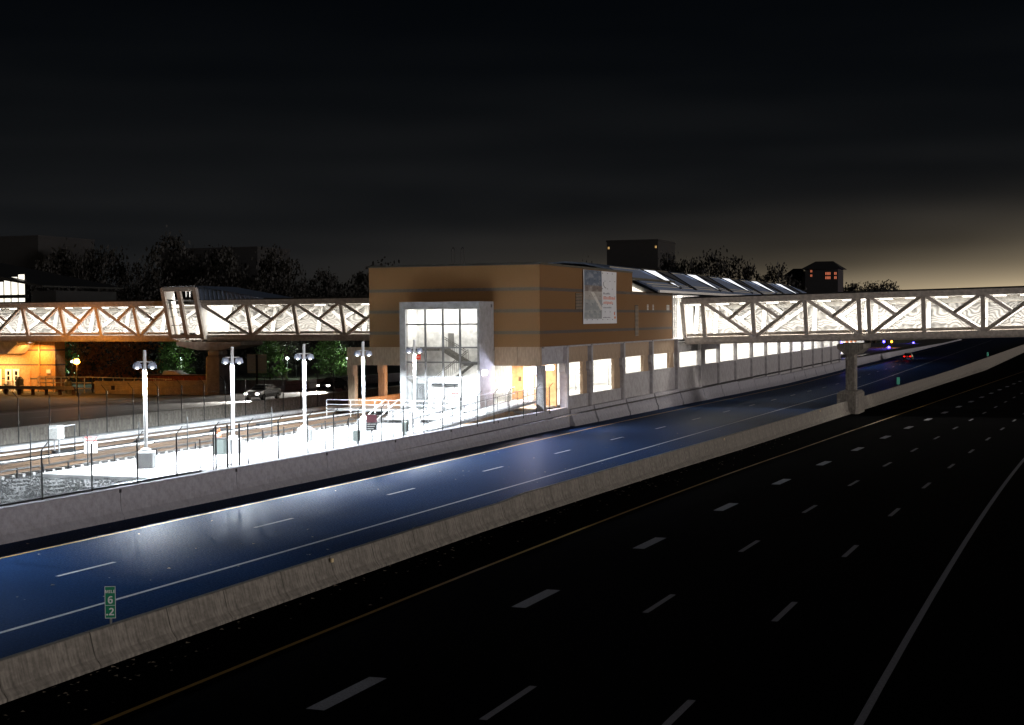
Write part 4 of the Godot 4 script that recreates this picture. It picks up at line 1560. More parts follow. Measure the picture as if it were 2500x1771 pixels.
	for k in 4:
		st = mb()
		bx(st, -47.0, 0.8 + 0.12 * k, -103.7, -45.2 + 0.0 * k, 0.92 + 0.12 * k, -100.4 - 0.3 * k)
		ob("step", st, M.pad_concrete, t)
	st = mb()
	bx(st, -45.0, 0.8, -103.8, -40.2, 1.25, -101.0)
	ob("landing", st, M.pad_concrete, t)
	for x in [-52.0, -50.0, -48.0, -46.9, -45.0, -43.5, -42.0, -40.3]:
		st = mb()
		tube(st, Vector3(x, 0.8, -100.9), Vector3(x, 2.2, -100.9), 0.025, 0.025, 6)
		ob("rail_post", st, M.white_steel, t)
	for y in [1.5, 1.85, 2.2]:
		st = mb()
		tube(st, Vector3(-52.0, y, -100.9), Vector3(-40.3, y, -100.9), 0.022, 0.022, 6)
		ob("rail", st, M.white_steel, t)
	for x in [-47.1, -46.0]:
		st = mb()
		tube(st, Vector3(x, 0.9, -96.5), Vector3(x, 2.3, -100.9), 0.025, 0.025, 6)
		ob("stair_rail", st, M.white_steel, t)

# ------------------------------------------------------------------ platform beyond the hall
func platform():
	var t := thing("platform_wall", "long concrete platform wall with lit openings running beside the road", "wall")
	var st: SurfaceTool
	var cols := [-149.5, -159.74, -169.0, -178.52, -188.45, -198.27, -208.13, -217.9, -227.8, -238.16, -248.0, -258.0, -268.0]
	for i in cols.size():
		st = mb()
		cbx(st, -37.2, -2.0, cols[i] - 0.2, -36.78, 5.6, cols[i] + 0.2, 0.03)
		ob("pilaster", st, M.concrete, t)
		if i == cols.size() - 1:
			break
		var z0: float = cols[i] - 0.2
		var z1: float = cols[i + 1] + 0.2
		st = mb()
		bx(st, -37.4, -0.5, z1, -37.1, 3.0, z0)
		ob("sill_wall", st, M.concrete, t)
		st = mb()
		sweep(st, barrier_foot().map(func(v): return Vector2(v.x, v.y - 0.25 - 0.1 * mini(i, 6))), z0, z1)
		ob("barrier_foot", st, M.barrier_concrete, t)
		st = mb()
		var top: float = 4.55 if i < 2 else 5.05
		bx(st, -37.45, top, z1, -37.15, 5.6, z0)
		ob("lintel_panel", st, M.concrete, t)
		if i == 1:
			st = mb()
			bx(st, -37.42, 3.0, z1 + 5.6, -37.16, 4.55, z0)
			ob("blind_panel", st, M.concrete, t)
	# inside: floor, ceiling, back wall, lights
	for w in [[-46.2, 1.15, -305.0, -37.5, 1.3, -150.1], [-46.5, 5.45, -305.0, -37.3, 5.6, -157.2], [-46.5, 1.3, -305.0, -46.2, 5.4, -112.4], [-46.4, 1.3, -305.3, -37.2, 5.4, -305.0]]:
		st = mb()
		bx(st, w[0], w[1], w[2], w[3], w[4], w[5])
		ob("platform_floor" if w[4] < 2 else ("ceiling" if w[1] > 5 else "back_wall"), st, M.floor_tile if w[4] < 2 else M.white_wall, t)
	for i in 20:
		var z := -116.0 - 9.6 * i
		st = mb()
		var y := 4.5 if z > -150 else 5.35
		cbx(st, -43.0, y, z - 2.0, -42.7, y + 0.07, z + 2.0, 0.02)
		ob("ceiling_light", st, M.tube_glow, t)
		area(t, Vector3(-42.0, y - 0.06, z), Vector2(3.0, 5.0), 90.0, Color(1.0, 0.98, 0.94))
	# things on the platform seen through the openings
	var names := ["white notice stand on the platform in the second lit opening", "white notice stand on the platform in the third lit opening", "white notice stand on the platform in the fourth lit opening", "white notice stand on the platform in the fifth lit opening"]
	var zz := [-118.0, -126.5, -136.0, -147.0]
	for i in 4:
		var b := thing("notice_stand", names[i], "notice board", Vector3(-43.0, 1.3, zz[i]), deg_to_rad(60), "notice stands on the platform")
		for s in [-0.7, 0.7]:
			st = mb()
			tube(st, Vector3(s, 0, 0), Vector3(s, 2.3, 0), 0.04)
			ob("post", st, M.mullion, b)
		st = mb()
		cbx(st, -0.66, 0.9, -0.05, 0.66, 2.25, 0.05, 0.02)
		ob("board", st, M.cabinet, b)
		for k in 3:
			st = mb()
			bx(st, -0.55, 1.9 - 0.35 * k, 0.05, 0.55, 2.1 - 0.35 * k, 0.056)
			ob("poster", st, M.galvanised, b)
	# barrier carrying on past the platform
	t = thing("distant_barrier", "grey concrete barrier continuing past the platform into the distance", "barrier")
	for i in 24:
		st = mb()
		var z := -268.4 - 14.0 * i
		sweep(st, barrier_side(z), z - 0.03, z - 13.97, Vector2.ZERO, Vector2(0, -0.12))
		ob("barrier_segment", st, M.barrier_concrete, t)

# ------------------------------------------------------------------ pavilion and things at the left
func pavilion():
	var t := thing("entrance_pavilion", "orange-lit entrance pavilion under the left footbridge", "pavilion")
	var st: SurfaceTool
	var z := -156.5
	var xr := -118.6
	var rows := [[-0.8, 1.0, false], [1.0, 1.2, true], [1.2, 2.75, false], [2.75, 2.95, true], [2.95, 4.6, false], [4.6, 4.8, true], [4.8, 8.0, false]]
	for r in rows:
		st = mb()
		bx(st, -140.0, r[0], z - 0.3, xr, r[1], z - (0.01 if r[2] else 0.0))
		ob("wall_band" if r[2] else "wall", st, M.brick_band if r[2] else M.pavilion_brick, t)
		st = mb()
		bx(st, xr - 0.3, r[0], z - 2.0, xr, r[1], z - 0.31)
		ob("wall_band" if r[2] else "wall", st, M.brick_band if r[2] else M.pavilion_brick, t)
	st = mb()
	sweep(st, [Vector2(-140.0, 4.3), Vector2(-123.2, 4.3), Vector2(-121.6, 5.6), Vector2(-121.6, 6.3), Vector2(-140.0, 6.3)], z + 3.5, z + 0.02)
	ob("canopy", st, M.white_wall, t)
	# doors
	for d in [[-129.2, -128.1], [-127.9, -126.8], [-126.2, -125.2], [-125.0, -124.0]]:
		st = mb()
		bx(st, d[0], -0.7, z + 0.02, d[1], 2.3, z + 0.12)
		var o := ob("door", st, M.white_steel, t)
		for k in 4:
			st = mb()
			bx(st, d[0] + 0.35, -0.4 + 0.65 * k, z + 0.12, d[0] + 0.7, 0.1 + 0.65 * k, z + 0.14)
			ob("pane", st, M.car_glass, o)
	for d in [[-131.0, -129.3], [-123.9, -122.4]]:
		st = mb()
		bx(st, d[0], -0.7, z + 0.02, d[1], 2.2, z + 0.1)
		ob("side_panel", st, M.plaster, t)
	st = mb()
	tube(st, Vector3(-120.9, -0.5, z + 0.15), Vector3(-120.9, 6.2, z + 0.15), 0.09)
	ob("downpipe", st, M.plaster, t)
	st = mb()
	cbx(st, -119.9, 1.8, z + 0.01, -119.3, 2.25, z + 0.1, 0.02)
	ob("wall_window", st, M.warm_window_glow, t)
	area(t, Vector3(-127.0, 4.2, z + 2.0), Vector2(6.0, 1.5), 140.0, Color(1.0, 0.78, 0.5))
	area(t, Vector3(-120.6, 5.4, z + 1.6), Vector2(2.0, 0.8), 90.0, Color(1.0, 0.66, 0.3))
	# glazed upper storey and sloping roof
	for k in 6:
		for r in [[10.6, 11.3], [11.75, 13.4 + 0.3 * (3 - k)]]:
			st = mb()
			var x0 := -127.0 - 1.1 * (k - 3)
			bx(st, x0 - 1.02, r[0], z - 1.0, x0, r[1], z - 0.95)
			ob("upper_window", st, M.window_glow, t)
			st = mb()
			bx(st, x0 - 0.02 + 0.0, r[0], z - 0.96, x0 + 0.06, r[1] + 0.2, z - 0.88)
			ob("glazing_bar", st, M.dark_metal, t)
	st = mb()
	bx(st, -140, 11.3, z - 1.0, -123.2, 11.75, z - 0.9)
	ob("transom", st, M.dark_metal, t)
	st = mb()
	sweep(st, [Vector2(-145, 16.6), Vector2(-119.4, 12.6), Vector2(-119.4, 12.8), Vector2(-145, 17.6)], z + 1.2, z - 16.0)
	ob("sloping_roof", st, M.dark_metal, t)
	st = mb()
	bx(st, -123.0, 8.0, z - 14.0, -119.2, 12.2, z - 1.2)
	ob("rear_block", st, M.black_building, t)
	# guard rail on posts
	var gr := thing("guard_rail", "steel guard rail on wooden posts in front of the pavilion", "guard rail")
	st = mb()
	for k in 3:
		beam(st, Vector3(-130.0, 0.25 + 0.13 * k, -148.6 - 0.06 * (k % 2)), Vector3(-110.0, 0.25 + 0.13 * k, -148.6 - 0.06 * (k % 2)), 0.05, 0.15)
	ob("rail", st, M.galvanised, gr)
	for i in 11:
		st = mb()
		var x := -110.3 - 1.95 * i
		cbx(st, x - 0.14, -0.8, -149.1, x + 0.14, 0.5, -148.75, 0.02)
		ob("post", st, M.bark, gr)
	# retaining wall behind the pier
	var rw := thing("retaining_wall", "grey concrete retaining wall behind the hammerhead pier", "wall")
	for i in 9:
		st = mb()
		bx(st, -110.0 + 2.9 * i, -1.0, -153.0, -110.0 + 2.9 * i + 2.88, 1.05 + 0.035 * i, -152.6)
		ob("panel", st, M.concrete, rw)
	st = mb()
	bx(st, -107.6, 0.0, -152.6, -107.1, 0.5, -152.57)
	ob("plate", st, M.dark_metal, rw)
	# ramp barrier going away from it
	rw = thing("ramp_barrier", "pale concrete barrier of the slip road beyond the far carriageway", "barrier")
	for i in 12:
		st = mb()
		sweep(st, [Vector2(-84.6, -2.0), Vector2(-84.0, -2.0), Vector2(-84.1, 1.2), Vector2(-84.4, 1.2)], -153.1 - 6.0 * i, -159.08 - 6.0 * i, Vector2(0, -0.04 * i), Vector2(0, -0.04 * i - 0.04))
		ob("barrier_segment", st, M.concrete, rw)
	# white railing beside the pavilion
	var wr := thing("white_railing", "white painted railing right of the pavilion, level then sloping away", "railing")
	var pts := [Vector3(-119.3, 0, -154.0), Vector3(-111.3, 0, -154.0), Vector3(-97.5, -0.45, -158.0)]
	for k in 2:
		for h in ([0.05, 0.75, 1.45] if k == 0 else [0.75, 1.45]):
			st = mb()
			beam(st, pts[k] + Vector3(0, h, 0), pts[k + 1] + Vector3(0, h, 0), 0.08, 0.12)
			ob("rail", st, M.white_steel, wr)
		var n: int = [7, 11][k]
		for i in n + 1:
			var p: Vector3 = pts[k].lerp(pts[k + 1], float(i) / n)
			st = mb()
			beam(st, p + Vector3(0, -0.5, 0), p + Vector3(0, 1.5, 0), 0.1, 0.08)
			ob("rail_post", st, M.white_steel, wr)
	# drums, chairs and rubbish by the door
	for p in [[-122.6, -152.0, 0.35, 1.0, "short dark drum nearest the pavilion doors"], [-120.6, -152.2, 0.45, 1.9, "tall dark bin beside the pavilion corner"], [-113.8, -152.6, 0.45, 1.6, "dark bin in front of the white railing"]]:
		var d := thing("waste_bin", p[4], "bin", Vector3(p[0], -0.5, p[1]))
		st = mb()
		lathe(st, Vector3.ZERO, [Vector2(p[2] * 0.9, 0), Vector2(p[2], p[3] * 0.9), Vector2(p[2] * 0.7, p[3])], 12)
		ob("body", st, M.cabinet_green, d)
		st = mb()
		lathe(st, Vector3.ZERO, [Vector2(p[2] * 0.75, p[3]), Vector2(p[2] * 0.5, p[3] + 0.12), Vector2(0, p[3] + 0.14)], 12)
		ob("lid", st, M.dark_metal, d)
	var ch := thing("metal_rack", "small metal trolley rack standing beside the pavilion's tall bin", "rack", Vector3(-121.8, -0.5, -151.8))
	for s in [-0.35, 0.35]:
		for e in [-0.25, 0.25]:
			st = mb()
			beam(st, Vector3(s, 0, e), Vector3(s, 1.5, e), 0.06, 0.06)
			ob("leg", st, M.sign_back, ch)
	for y in [0.4, 0.95, 1.45]:
		st = mb()
		bx(st, -0.38, y, -0.28, 0.38, y + 0.05, 0.28)
		ob("shelf", st, M.sign_back, ch)
	# dumpster
	var du := thing("dumpster", "long red waste skip behind the retaining wall", "skip", Vector3(-101.6, 0.2, -158.0))
	st = mb()
	cbx(st, -4.4, -1.4, -1.2, 4.4, 1.35, 1.2, 0.05)
	ob("body", st, M.dumpster_red, du)
	for i in 13:
		st = mb()
		bx(st, -4.3 + 0.7 * i, -1.3, 1.2, -4.15 + 0.7 * i, 1.25, 1.32)
		ob("rib", st, M.dumpster_red, du)
	st = mb()
	bx(st, -4.45, 1.35, -1.25, 4.45, 1.47, 1.33)
	ob("rim", st, M.rust, du)
	st = mb()
	sweep(st, [Vector2(-1.9, 1.48), Vector2(0.9, 1.48), Vector2(-0.2, 1.95), Vector2(-1.6, 1.95)], 0.8, -0.8)
	ob("tarpaulin", st, M.cabinet, du)
	# road sign seen from behind
	var sg := thing("sign_back", "large road sign seen from behind, right of the hammerhead pier", "sign", Vector3(-86.4, -0.6, -150.5), deg_to_rad(22))
	st = mb()
	cbx(st, -1.1, 2.8, -0.03, 1.1, 4.95, 0.03, 0.012)
	ob("panel", st, M.sign_back, sg)
	st = mb()
	cbx(st, -0.12, 0, 0.065, 0.12, 4.9, 0.2, 0.02)
	ob("post", st, M.bark, sg)
	for y in [3.1, 4.6]:
		st = mb()
		bx(st, -1.0, y, 0.03, 1.0, y + 0.08, 0.06)
		ob("stiffener", st, M.galvanised, sg)
	# sodium lamp
	var so := thing("sodium_lamp", "blazing orange sodium lamp on a post beside the pavilion", "street lamp", Vector3(-108.0, -0.5, -146.5))
	st = mb()
	tube(st, Vector3.ZERO, Vector3(0, 3.75, 0), 0.07, 0.05)
	ob("pole", st, M.dark_metal, so)
	st = mb()
	lathe(st, Vector3(0, 3.75, 0), [Vector2(0.0, 0.0), Vector2(0.3, 0.12), Vector2(0.36, 0.34), Vector2(0.25, 0.6), Vector2(0, 0.68)], 12)
	ob("lamp_globe", st, M.sodium_glow, so)
	var l := OmniLight3D.new()
	l.name = "sodium_light"
	l.position = Vector3(0.0, 4.05, 0.45)
	l.light_energy = 55.0
	l.light_color = Color(1.0, 0.6, 0.2)
	l.light_size = 0.25
	l.omni_range = 80.0
	l.omni_attenuation = 2.0
	l.shadow_enabled = true
	so.add_child(l, true)

# ------------------------------------------------------------------ trees and skyline
var crowns := []
func crown(seed_: int, h: float, r: float, leaf: float, clumps: int, per: int) -> ArrayMesh:
	rng.seed = seed_
	var st := mb()
	for c in clumps:
		var a := rng.randf() * TAU
		var v := rng.randf()
		var prof := sqrt(maxf(0.02, 1.0 - pow((v - 0.42) / 0.6, 4.0)))
		var rr := r * prof * sqrt(rng.randf()) * rng.randf_range(0.8, 1.1)
		var ctr := Vector3(cos(a) * rr, v * h, sin(a) * rr)
		var cs := rng.randf_range(0.35, 0.85) * r * 0.42
		for k in per:
			var p := ctr + Vector3(rng.randfn(), rng.randfn() * 0.7, rng.randfn()) * cs * 0.55
			var n := Vector3(rng.randfn(), rng.randfn() + 0.5, rng.randfn()).normalized()
			var s := n.cross(Vector3(rng.randfn(), rng.randfn(), rng.randfn())).normalized()
			var u := n.cross(s)
			var z := leaf * rng.randf_range(0.6, 1.3)
			tri(st, p - s * z * 0.5, p + u * z * 0.35, p + s * z * 0.5)
			tri(st, p - s * z * 0.5, p + s * z * 0.5, p - u * z * 0.35)
	return st.commit()

func tree(label: String, at: Vector3, h: float, r: float, variant: int, leafm: Material, group: String):
	var t := thing("leafy_tree", label, "tree", at, variant * 1.7 + at.x * 0.3, group)
	var st := mb()
	var ht := h * 0.45
	tube(st, Vector3(0, -1.0, 0), Vector3(0.02 * h, ht, 0), 0.028 * h, 0.016 * h, 7)
	var tr := ob("trunk", st, M.bark, t)
	rng.seed = variant + 50
	for k in 5:
		st = mb()
		var a := TAU * k / 5.0 + rng.randf()
		var y0 := ht * rng.randf_range(0.55, 0.98)
		var p := Vector3(0.02 * h * y0 / ht, y0, 0)
		tube(st, p, p + Vector3(cos(a) * r * 0.6, h * rng.randf_range(0.18, 0.34), sin(a) * r * 0.6), 0.012 * h, 0.004 * h, 5)
		ob("limb", st, M.bark, tr)
	var c := ob("crown", crowns[variant % crowns.size()], leafm, t)
	c.position = Vector3(0, h * 0.22, 0)
	c.scale = Vector3(r / 5.0, h * 0.7 / 10.0, r / 5.0)

func trees():
	for i in 5:
		crowns.append(crown(100 + i, 10.0, 5.0, 0.55, 75 + 6 * i, 30))
	# skyline: x, z, height of the top above datum, crown radius
	var sky_row := [[-200.8, -262.0, 22.2, 2.8], [-201.2, -269.0, 25.3, 4.8], [-193.6, -265.0, 22.7, 2.6], [-195.0, -272.0, 25.5, 3.0], [-188.4, -268.0, 24.4, 3.6], [-180.3, -264.0, 21.2, 3.4], [-172.8, -267.0, 27.0, 4.8], [-164.0, -271.0, 24.2, 3.4], [-156.9, -263.0, 23.3, 3.2], [-149.3, -266.0, 23.2, 3.8], [-143.0, -262.0, 21.1, 3.2], [-139.0, -269.0, 18.9, 3.2], [-135.1, -265.0, 17.7, 2.8], [-132.3, -272.0, 18.2, 3.0], [-124.9, -268.0, 19.8, 4.6], [-101.2, -305.0, 20.6, 2.4], [-97.4, -312.0, 20.9, 2.4], [-79.0, -315.0, 22.6, 2.8], [-74.4, -311.0, 21.6, 2.8], [-68.3, -307.0, 22.2, 3.8], [-65.0, -314.0, 21.7, 3.2], [-61.2, -310.0, 19.6, 2.6], [-55.7, -306.0, 19.3, 3.2], [-53.2, -313.0, 17.1, 2.6], [-76.0, -494.0, 20.2, 4.4], [-69.6, -498.0, 18.9, 4.2], [-63.4, -488.0, 19.4, 4.4], [-58.9, -499.0, 19.8, 4.2], [-53.0, -493.0, 20.0, 4.4]]
	var ordn := ["first", "second", "third", "fourth", "fifth", "sixth", "seventh", "eighth", "ninth", "tenth", "eleventh", "twelfth", "thirteenth", "fourteenth", "fifteenth"]
	for i in sky_row.size():
		var s: Array = sky_row[i]
		var base := -2.0
		var side := "left" if i < 15 else "right"
		var k: int = i if i < 15 else i - 15
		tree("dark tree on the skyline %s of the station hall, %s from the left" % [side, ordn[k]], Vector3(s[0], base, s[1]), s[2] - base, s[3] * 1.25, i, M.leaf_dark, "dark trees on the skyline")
	# lower trees in front, closing the gaps
	var low := []
	rng.seed = 12
	for i in 15:
		low.append([-206.0 + 5.9 * i, -246.0 - 10.0 * rng.randf(), 17.0 + 2.0 * rng.randf() - 0.22 * i, 4.4])
	for i in 15:
		var w := 1.0 if i < 10 else 1.65
		low.append([(-104.0 + 5.0 * i) * w, (-290.0 - 10.0 * rng.randf()) * w, 8.2 + (9.3 + 1.5 * rng.randf() - 0.3 * i) * w, 3.9 * w])
	for i in low.size():
		var s: Array = low[i]
		var side := "left" if i < 15 else "right"
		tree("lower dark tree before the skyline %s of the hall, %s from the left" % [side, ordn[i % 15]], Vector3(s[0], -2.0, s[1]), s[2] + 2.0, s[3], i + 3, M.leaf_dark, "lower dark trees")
	# trees under and behind the left bridge
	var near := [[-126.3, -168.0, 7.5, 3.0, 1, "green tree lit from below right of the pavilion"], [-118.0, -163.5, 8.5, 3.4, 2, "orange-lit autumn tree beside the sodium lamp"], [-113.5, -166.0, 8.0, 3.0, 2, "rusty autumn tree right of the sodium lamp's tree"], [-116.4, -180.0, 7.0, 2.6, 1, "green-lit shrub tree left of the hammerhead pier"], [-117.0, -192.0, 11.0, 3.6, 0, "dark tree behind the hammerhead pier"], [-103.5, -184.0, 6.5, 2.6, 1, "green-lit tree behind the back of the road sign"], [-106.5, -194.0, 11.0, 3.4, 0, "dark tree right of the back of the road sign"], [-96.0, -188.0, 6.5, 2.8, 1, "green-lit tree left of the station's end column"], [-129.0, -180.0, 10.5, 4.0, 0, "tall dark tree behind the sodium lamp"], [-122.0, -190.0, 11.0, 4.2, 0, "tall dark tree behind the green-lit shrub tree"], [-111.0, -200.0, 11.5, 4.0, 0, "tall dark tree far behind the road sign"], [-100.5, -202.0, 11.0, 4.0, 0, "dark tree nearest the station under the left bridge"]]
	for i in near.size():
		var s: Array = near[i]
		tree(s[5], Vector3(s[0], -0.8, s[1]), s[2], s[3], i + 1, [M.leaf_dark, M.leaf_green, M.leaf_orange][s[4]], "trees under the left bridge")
	# small white lamps of the car park behind the trees
	var gl := [[-127.5, -172.0, "small white lamp behind the green tree by the pavilion"], [-117.6, -183.5, "small white lamp behind the shrub tree left of the pier"], [-103.0, -188.0, "small white lamp behind the green-lit tree at the sign"], [-107.0, -198.0, "small white lamp between the dark trees right of the sign"], [-95.0, -191.0, "small white lamp nearest the station under the bridge"]]
	for g in gl:
		var t := thing("garden_lamp", g[2], "street lamp", Vector3(g[0], -0.8, g[1]), 0.0, "small lamps behind the trees")
		var st := mb()
		tube(st, Vector3.ZERO, Vector3(0, 3.4, 0), 0.05)
		ob("pole", st, M.dark_metal, t)
		st = mb()
		lathe(st, Vector3(0, 3.4, 0), [Vector2(0, 0), Vector2(0.2, 0.1), Vector2(0.2, 0.3), Vector2(0, 0.45)], 10)
		ob("lamp_globe", st, M.lamp_glow, t)
		var l := OmniLight3D.new()
		l.name = "lamp_light"
		l.position = Vector3(0, 3.6, 0.4)
		l.light_energy = 26.0
		l.light_color = Color(0.92, 1.0, 0.9)
		l.light_size = 0.2
		l.omni_range = 60.0
		l.shadow_enabled = true
		t.add_child(l, true)

func block(called: String, label: String, x0: float, x1: float, z: float, y1: float, depth: float, wins: Array, glowm: Material, hip := false):
	var t := thing(called, label, "building")
	var st := mb()
	bx(st, x0, -4.0, z - depth, x1, y1, z)
	ob("wall", st, M.black_building, t)
	st = mb()
	if hip:
		var m := (x0 + x1) / 2
		var e := 0.9
		var a := [Vector3(x0 - e, y1 + 0.02, z + e), Vector3(x1 + e, y1 + 0.02, z + e), Vector3(x1 + e, y1 + 0.02, z - depth), Vector3(x0 - e, y1 + 0.02, z - depth)]
		var r0 := Vector3(lerpf(x0, m, 0.45), y1 + 1.9, z - depth / 2)
		var r1 := Vector3(lerpf(x1, m, 0.45), y1 + 1.9, z - depth / 2)
		quad(st, a[0], a[1], r1, r0)
		tri(st, a[1], a[2], r1)
		tri(st, a[3], a[0], r0)
		quad(st, a[2], a[3], r0, r1)
		tri(st, a[0], a[2], a[1])
		tri(st, a[0], a[3], a[2])
	else:
		bx(st, x0 - 0.15, y1 + 0.01, z - depth - 0.15, x1 + 0.15, y1 + 0.5, z + 0.15)
	ob("roof", st, M.black_building, t)
	for w in wins:
		st = mb()
		bx(st, w[0], w[1], z + 0.01, w[0] + w[2], w[1] + w[3], z + 0.08)
		var o := ob("window", st, glowm, t)
		st = mb()
		bx(st, w[0] + w[2] / 2 - 0.05, w[1], z + 0.08, w[0] + w[2] / 2 + 0.05, w[1] + w[3], z + 0.12)
		ob("glazing_bar", st, M.dark_metal, o)
	return t

func skyline():
	block("office_block", "unlit office block at the left edge of the skyline", -240.0, -208.5, -270.0, 26.6, 20.0, [[-217.0, 18.0, 0.5, 1.1], [-216.2, 17.4, 0.9, 0.6]], M.warm_window_glow)
	block("office_block", "low dark office block among the trees left of the station hall", -181.5, -158.0, -276.0, 23.2, 14.0, [], M.warm_window_glow)
	block("office_block", "square dark office block rising behind the station hall", -98.0, -86.0, -330.0, 25.4, 16.0, [[-97.7, 23.9, 0.3, 0.5], [-86.6, 23.9, 0.3, 0.5]], M.warm_window_glow)
	var wins := []
	for i in 3:
		for j in 2:
			wins.append([-50.7 + 0.62 * i + (0.75 if i == 2 else 0.0), 16.6 + 0.95 * j, 0.5, 0.6])
	block("apartment_house", "hip-roofed apartment house with a few lit windows on the right skyline", -55.3, -47.9, -345.0, 18.9, 9.0, wins + [[-54.1, 18.2, 0.4, 0.5], [-54.1, 17.2, 0.4, 0.5]], M.pink_window_glow, true)
	block("low_house", "low dark house beside the apartment house on the skyline", -59.8, -56.3, -347.0, 17.4, 8.0, [], M.warm_window_glow, true)

# ------------------------------------------------------------------ vehicles and small road things
func car(label: String, at: Vector3, turn: float, paint: Material, front: bool, group: String):
	var t := thing("car", label, "car", at, turn, group)
	# local: nose towards +z
	var stn := [[-2.25, 0.55, 0.95, 0.74], [-2.1, 0.32, 1.02, 0.84], [-1.2, 0.3, 1.05, 0.9], [0.0, 0.3, 1.02, 0.9], [1.2, 0.3, 0.98, 0.9], [2.0, 0.32, 0.86, 0.84], [2.25, 0.45, 0.72, 0.7]]
	var st := mb()
	var rings := []
	for s in stn:
		var w: float = s[3]
		rings.append([Vector3(-w, s[1], s[0]), Vector3(w, s[1], s[0]), Vector3(w + 0.03, (s[1] + s[2]) / 2, s[0]), Vector3(w - 0.05, s[2], s[0]), Vector3(-w + 0.05, s[2], s[0]), Vector3(-w - 0.03, (s[1] + s[2]) / 2, s[0])])
	for i in rings.size() - 1:
		for k in 6:
			var j := (k + 1) % 6
			quad(st, rings[i][k], rings[i][j], rings[i + 1][j], rings[i + 1][k])
	for e in [0, rings.size() - 1]:
		var r: Array = rings[e]
		for k in range(1, 5):
			if e == 0:
				tri(st, r[0], r[k + 1], r[k])
			else:
				tri(st, r[0], r[k], r[k + 1])
	ob("body", st, paint, t)
	# cabin
	st = mb()
	var cab := [[-1.75, 1.0, 0.8], [-1.05, 1.42, 0.62], [0.35, 1.44, 0.62], [1.05, 0.99, 0.8]]
	for i in 3:
		var a: Array = cab[i]
		var b: Array = cab[i + 1]
		quad(st, Vector3(-a[2], a[1], a[0]), Vector3(a[2], a[1], a[0]), Vector3(b[2], b[1], b[0]), Vector3(-b[2], b[1], b[0]))
		for s in [-1.0, 1.0]:
			quad(st, Vector3(s * a[2], a[1], a[0]), Vector3(s * b[2], b[1], b[0]), Vector3(s * 0.82, 0.95, b[0]), Vector3(s * 0.82, 0.95, a[0]))
	ob("cabin_glass", st, M.car_glass, t)
	st = mb()
	bx(st, -0.6, 1.43, -1.0, 0.6, 1.47, 0.3)
	ob("roof", st, paint, t)
	for p in [[-0.8, 1.4], [0.8, 1.4], [-0.8, -1.35], [0.8, -1.35]]:
		st = mb()
		tube(st, Vector3(p[0] - 0.12, 0.32, p[1]), Vector3(p[0] + 0.12, 0.32, p[1]), 0.32, 0.32, 14)
		var o := ob("wheel", st, M.rubber, t)
		st = mb()
		tube(st, Vector3(p[0] - 0.125, 0.32, p[1]), Vector3(p[0] + 0.125, 0.32, p[1]), 0.19, 0.19, 10)
		ob("rim", st, M.car_silver, o)
	for s in [-0.62, 0.62]:
		st = mb()
		cbx(st, s - 0.16, 0.58, 2.13, s + 0.16, 0.74, 2.28, 0.03)
		ob("headlight", st, M.headlamp_glow if front else M.car_glass, t)
		st = mb()
		cbx(st, s - 0.14, 0.7, -2.27, s + 0.14, 0.88, -2.12, 0.03)
		ob("taillight", st, M.tail_glow, t)
	var l := SpotLight3D.new()
	l.name = "headlight_beam"
	l.position = Vector3(0, 0.66, 2.35)
	l.rotation_degrees = Vector3(-6.0, 180, 0)
	l.spot_angle = 34.0
	l.spot_angle_attenuation = 0.6
	l.light_energy = 900.0 if front else 60.0
	l.spot_range = 90.0
	l.spot_attenuation = 2.0
	l.light_size = 0.3
	l.light_color = Color(1.0, 0.97, 0.92)
	l.shadow_enabled = true
	t.add_child(l, true)
	var b := OmniLight3D.new()
	b.name = "taillight_glow"
	b.position = Vector3(0, 0.7, -2.5)
	b.light_energy = 0.35
	b.light_color = Color(1.0, 0.12, 0.08)
	b.light_size = 0.2
	b.omni_range = 30.0
	b.shadow_enabled = true
	t.add_child(b, true)

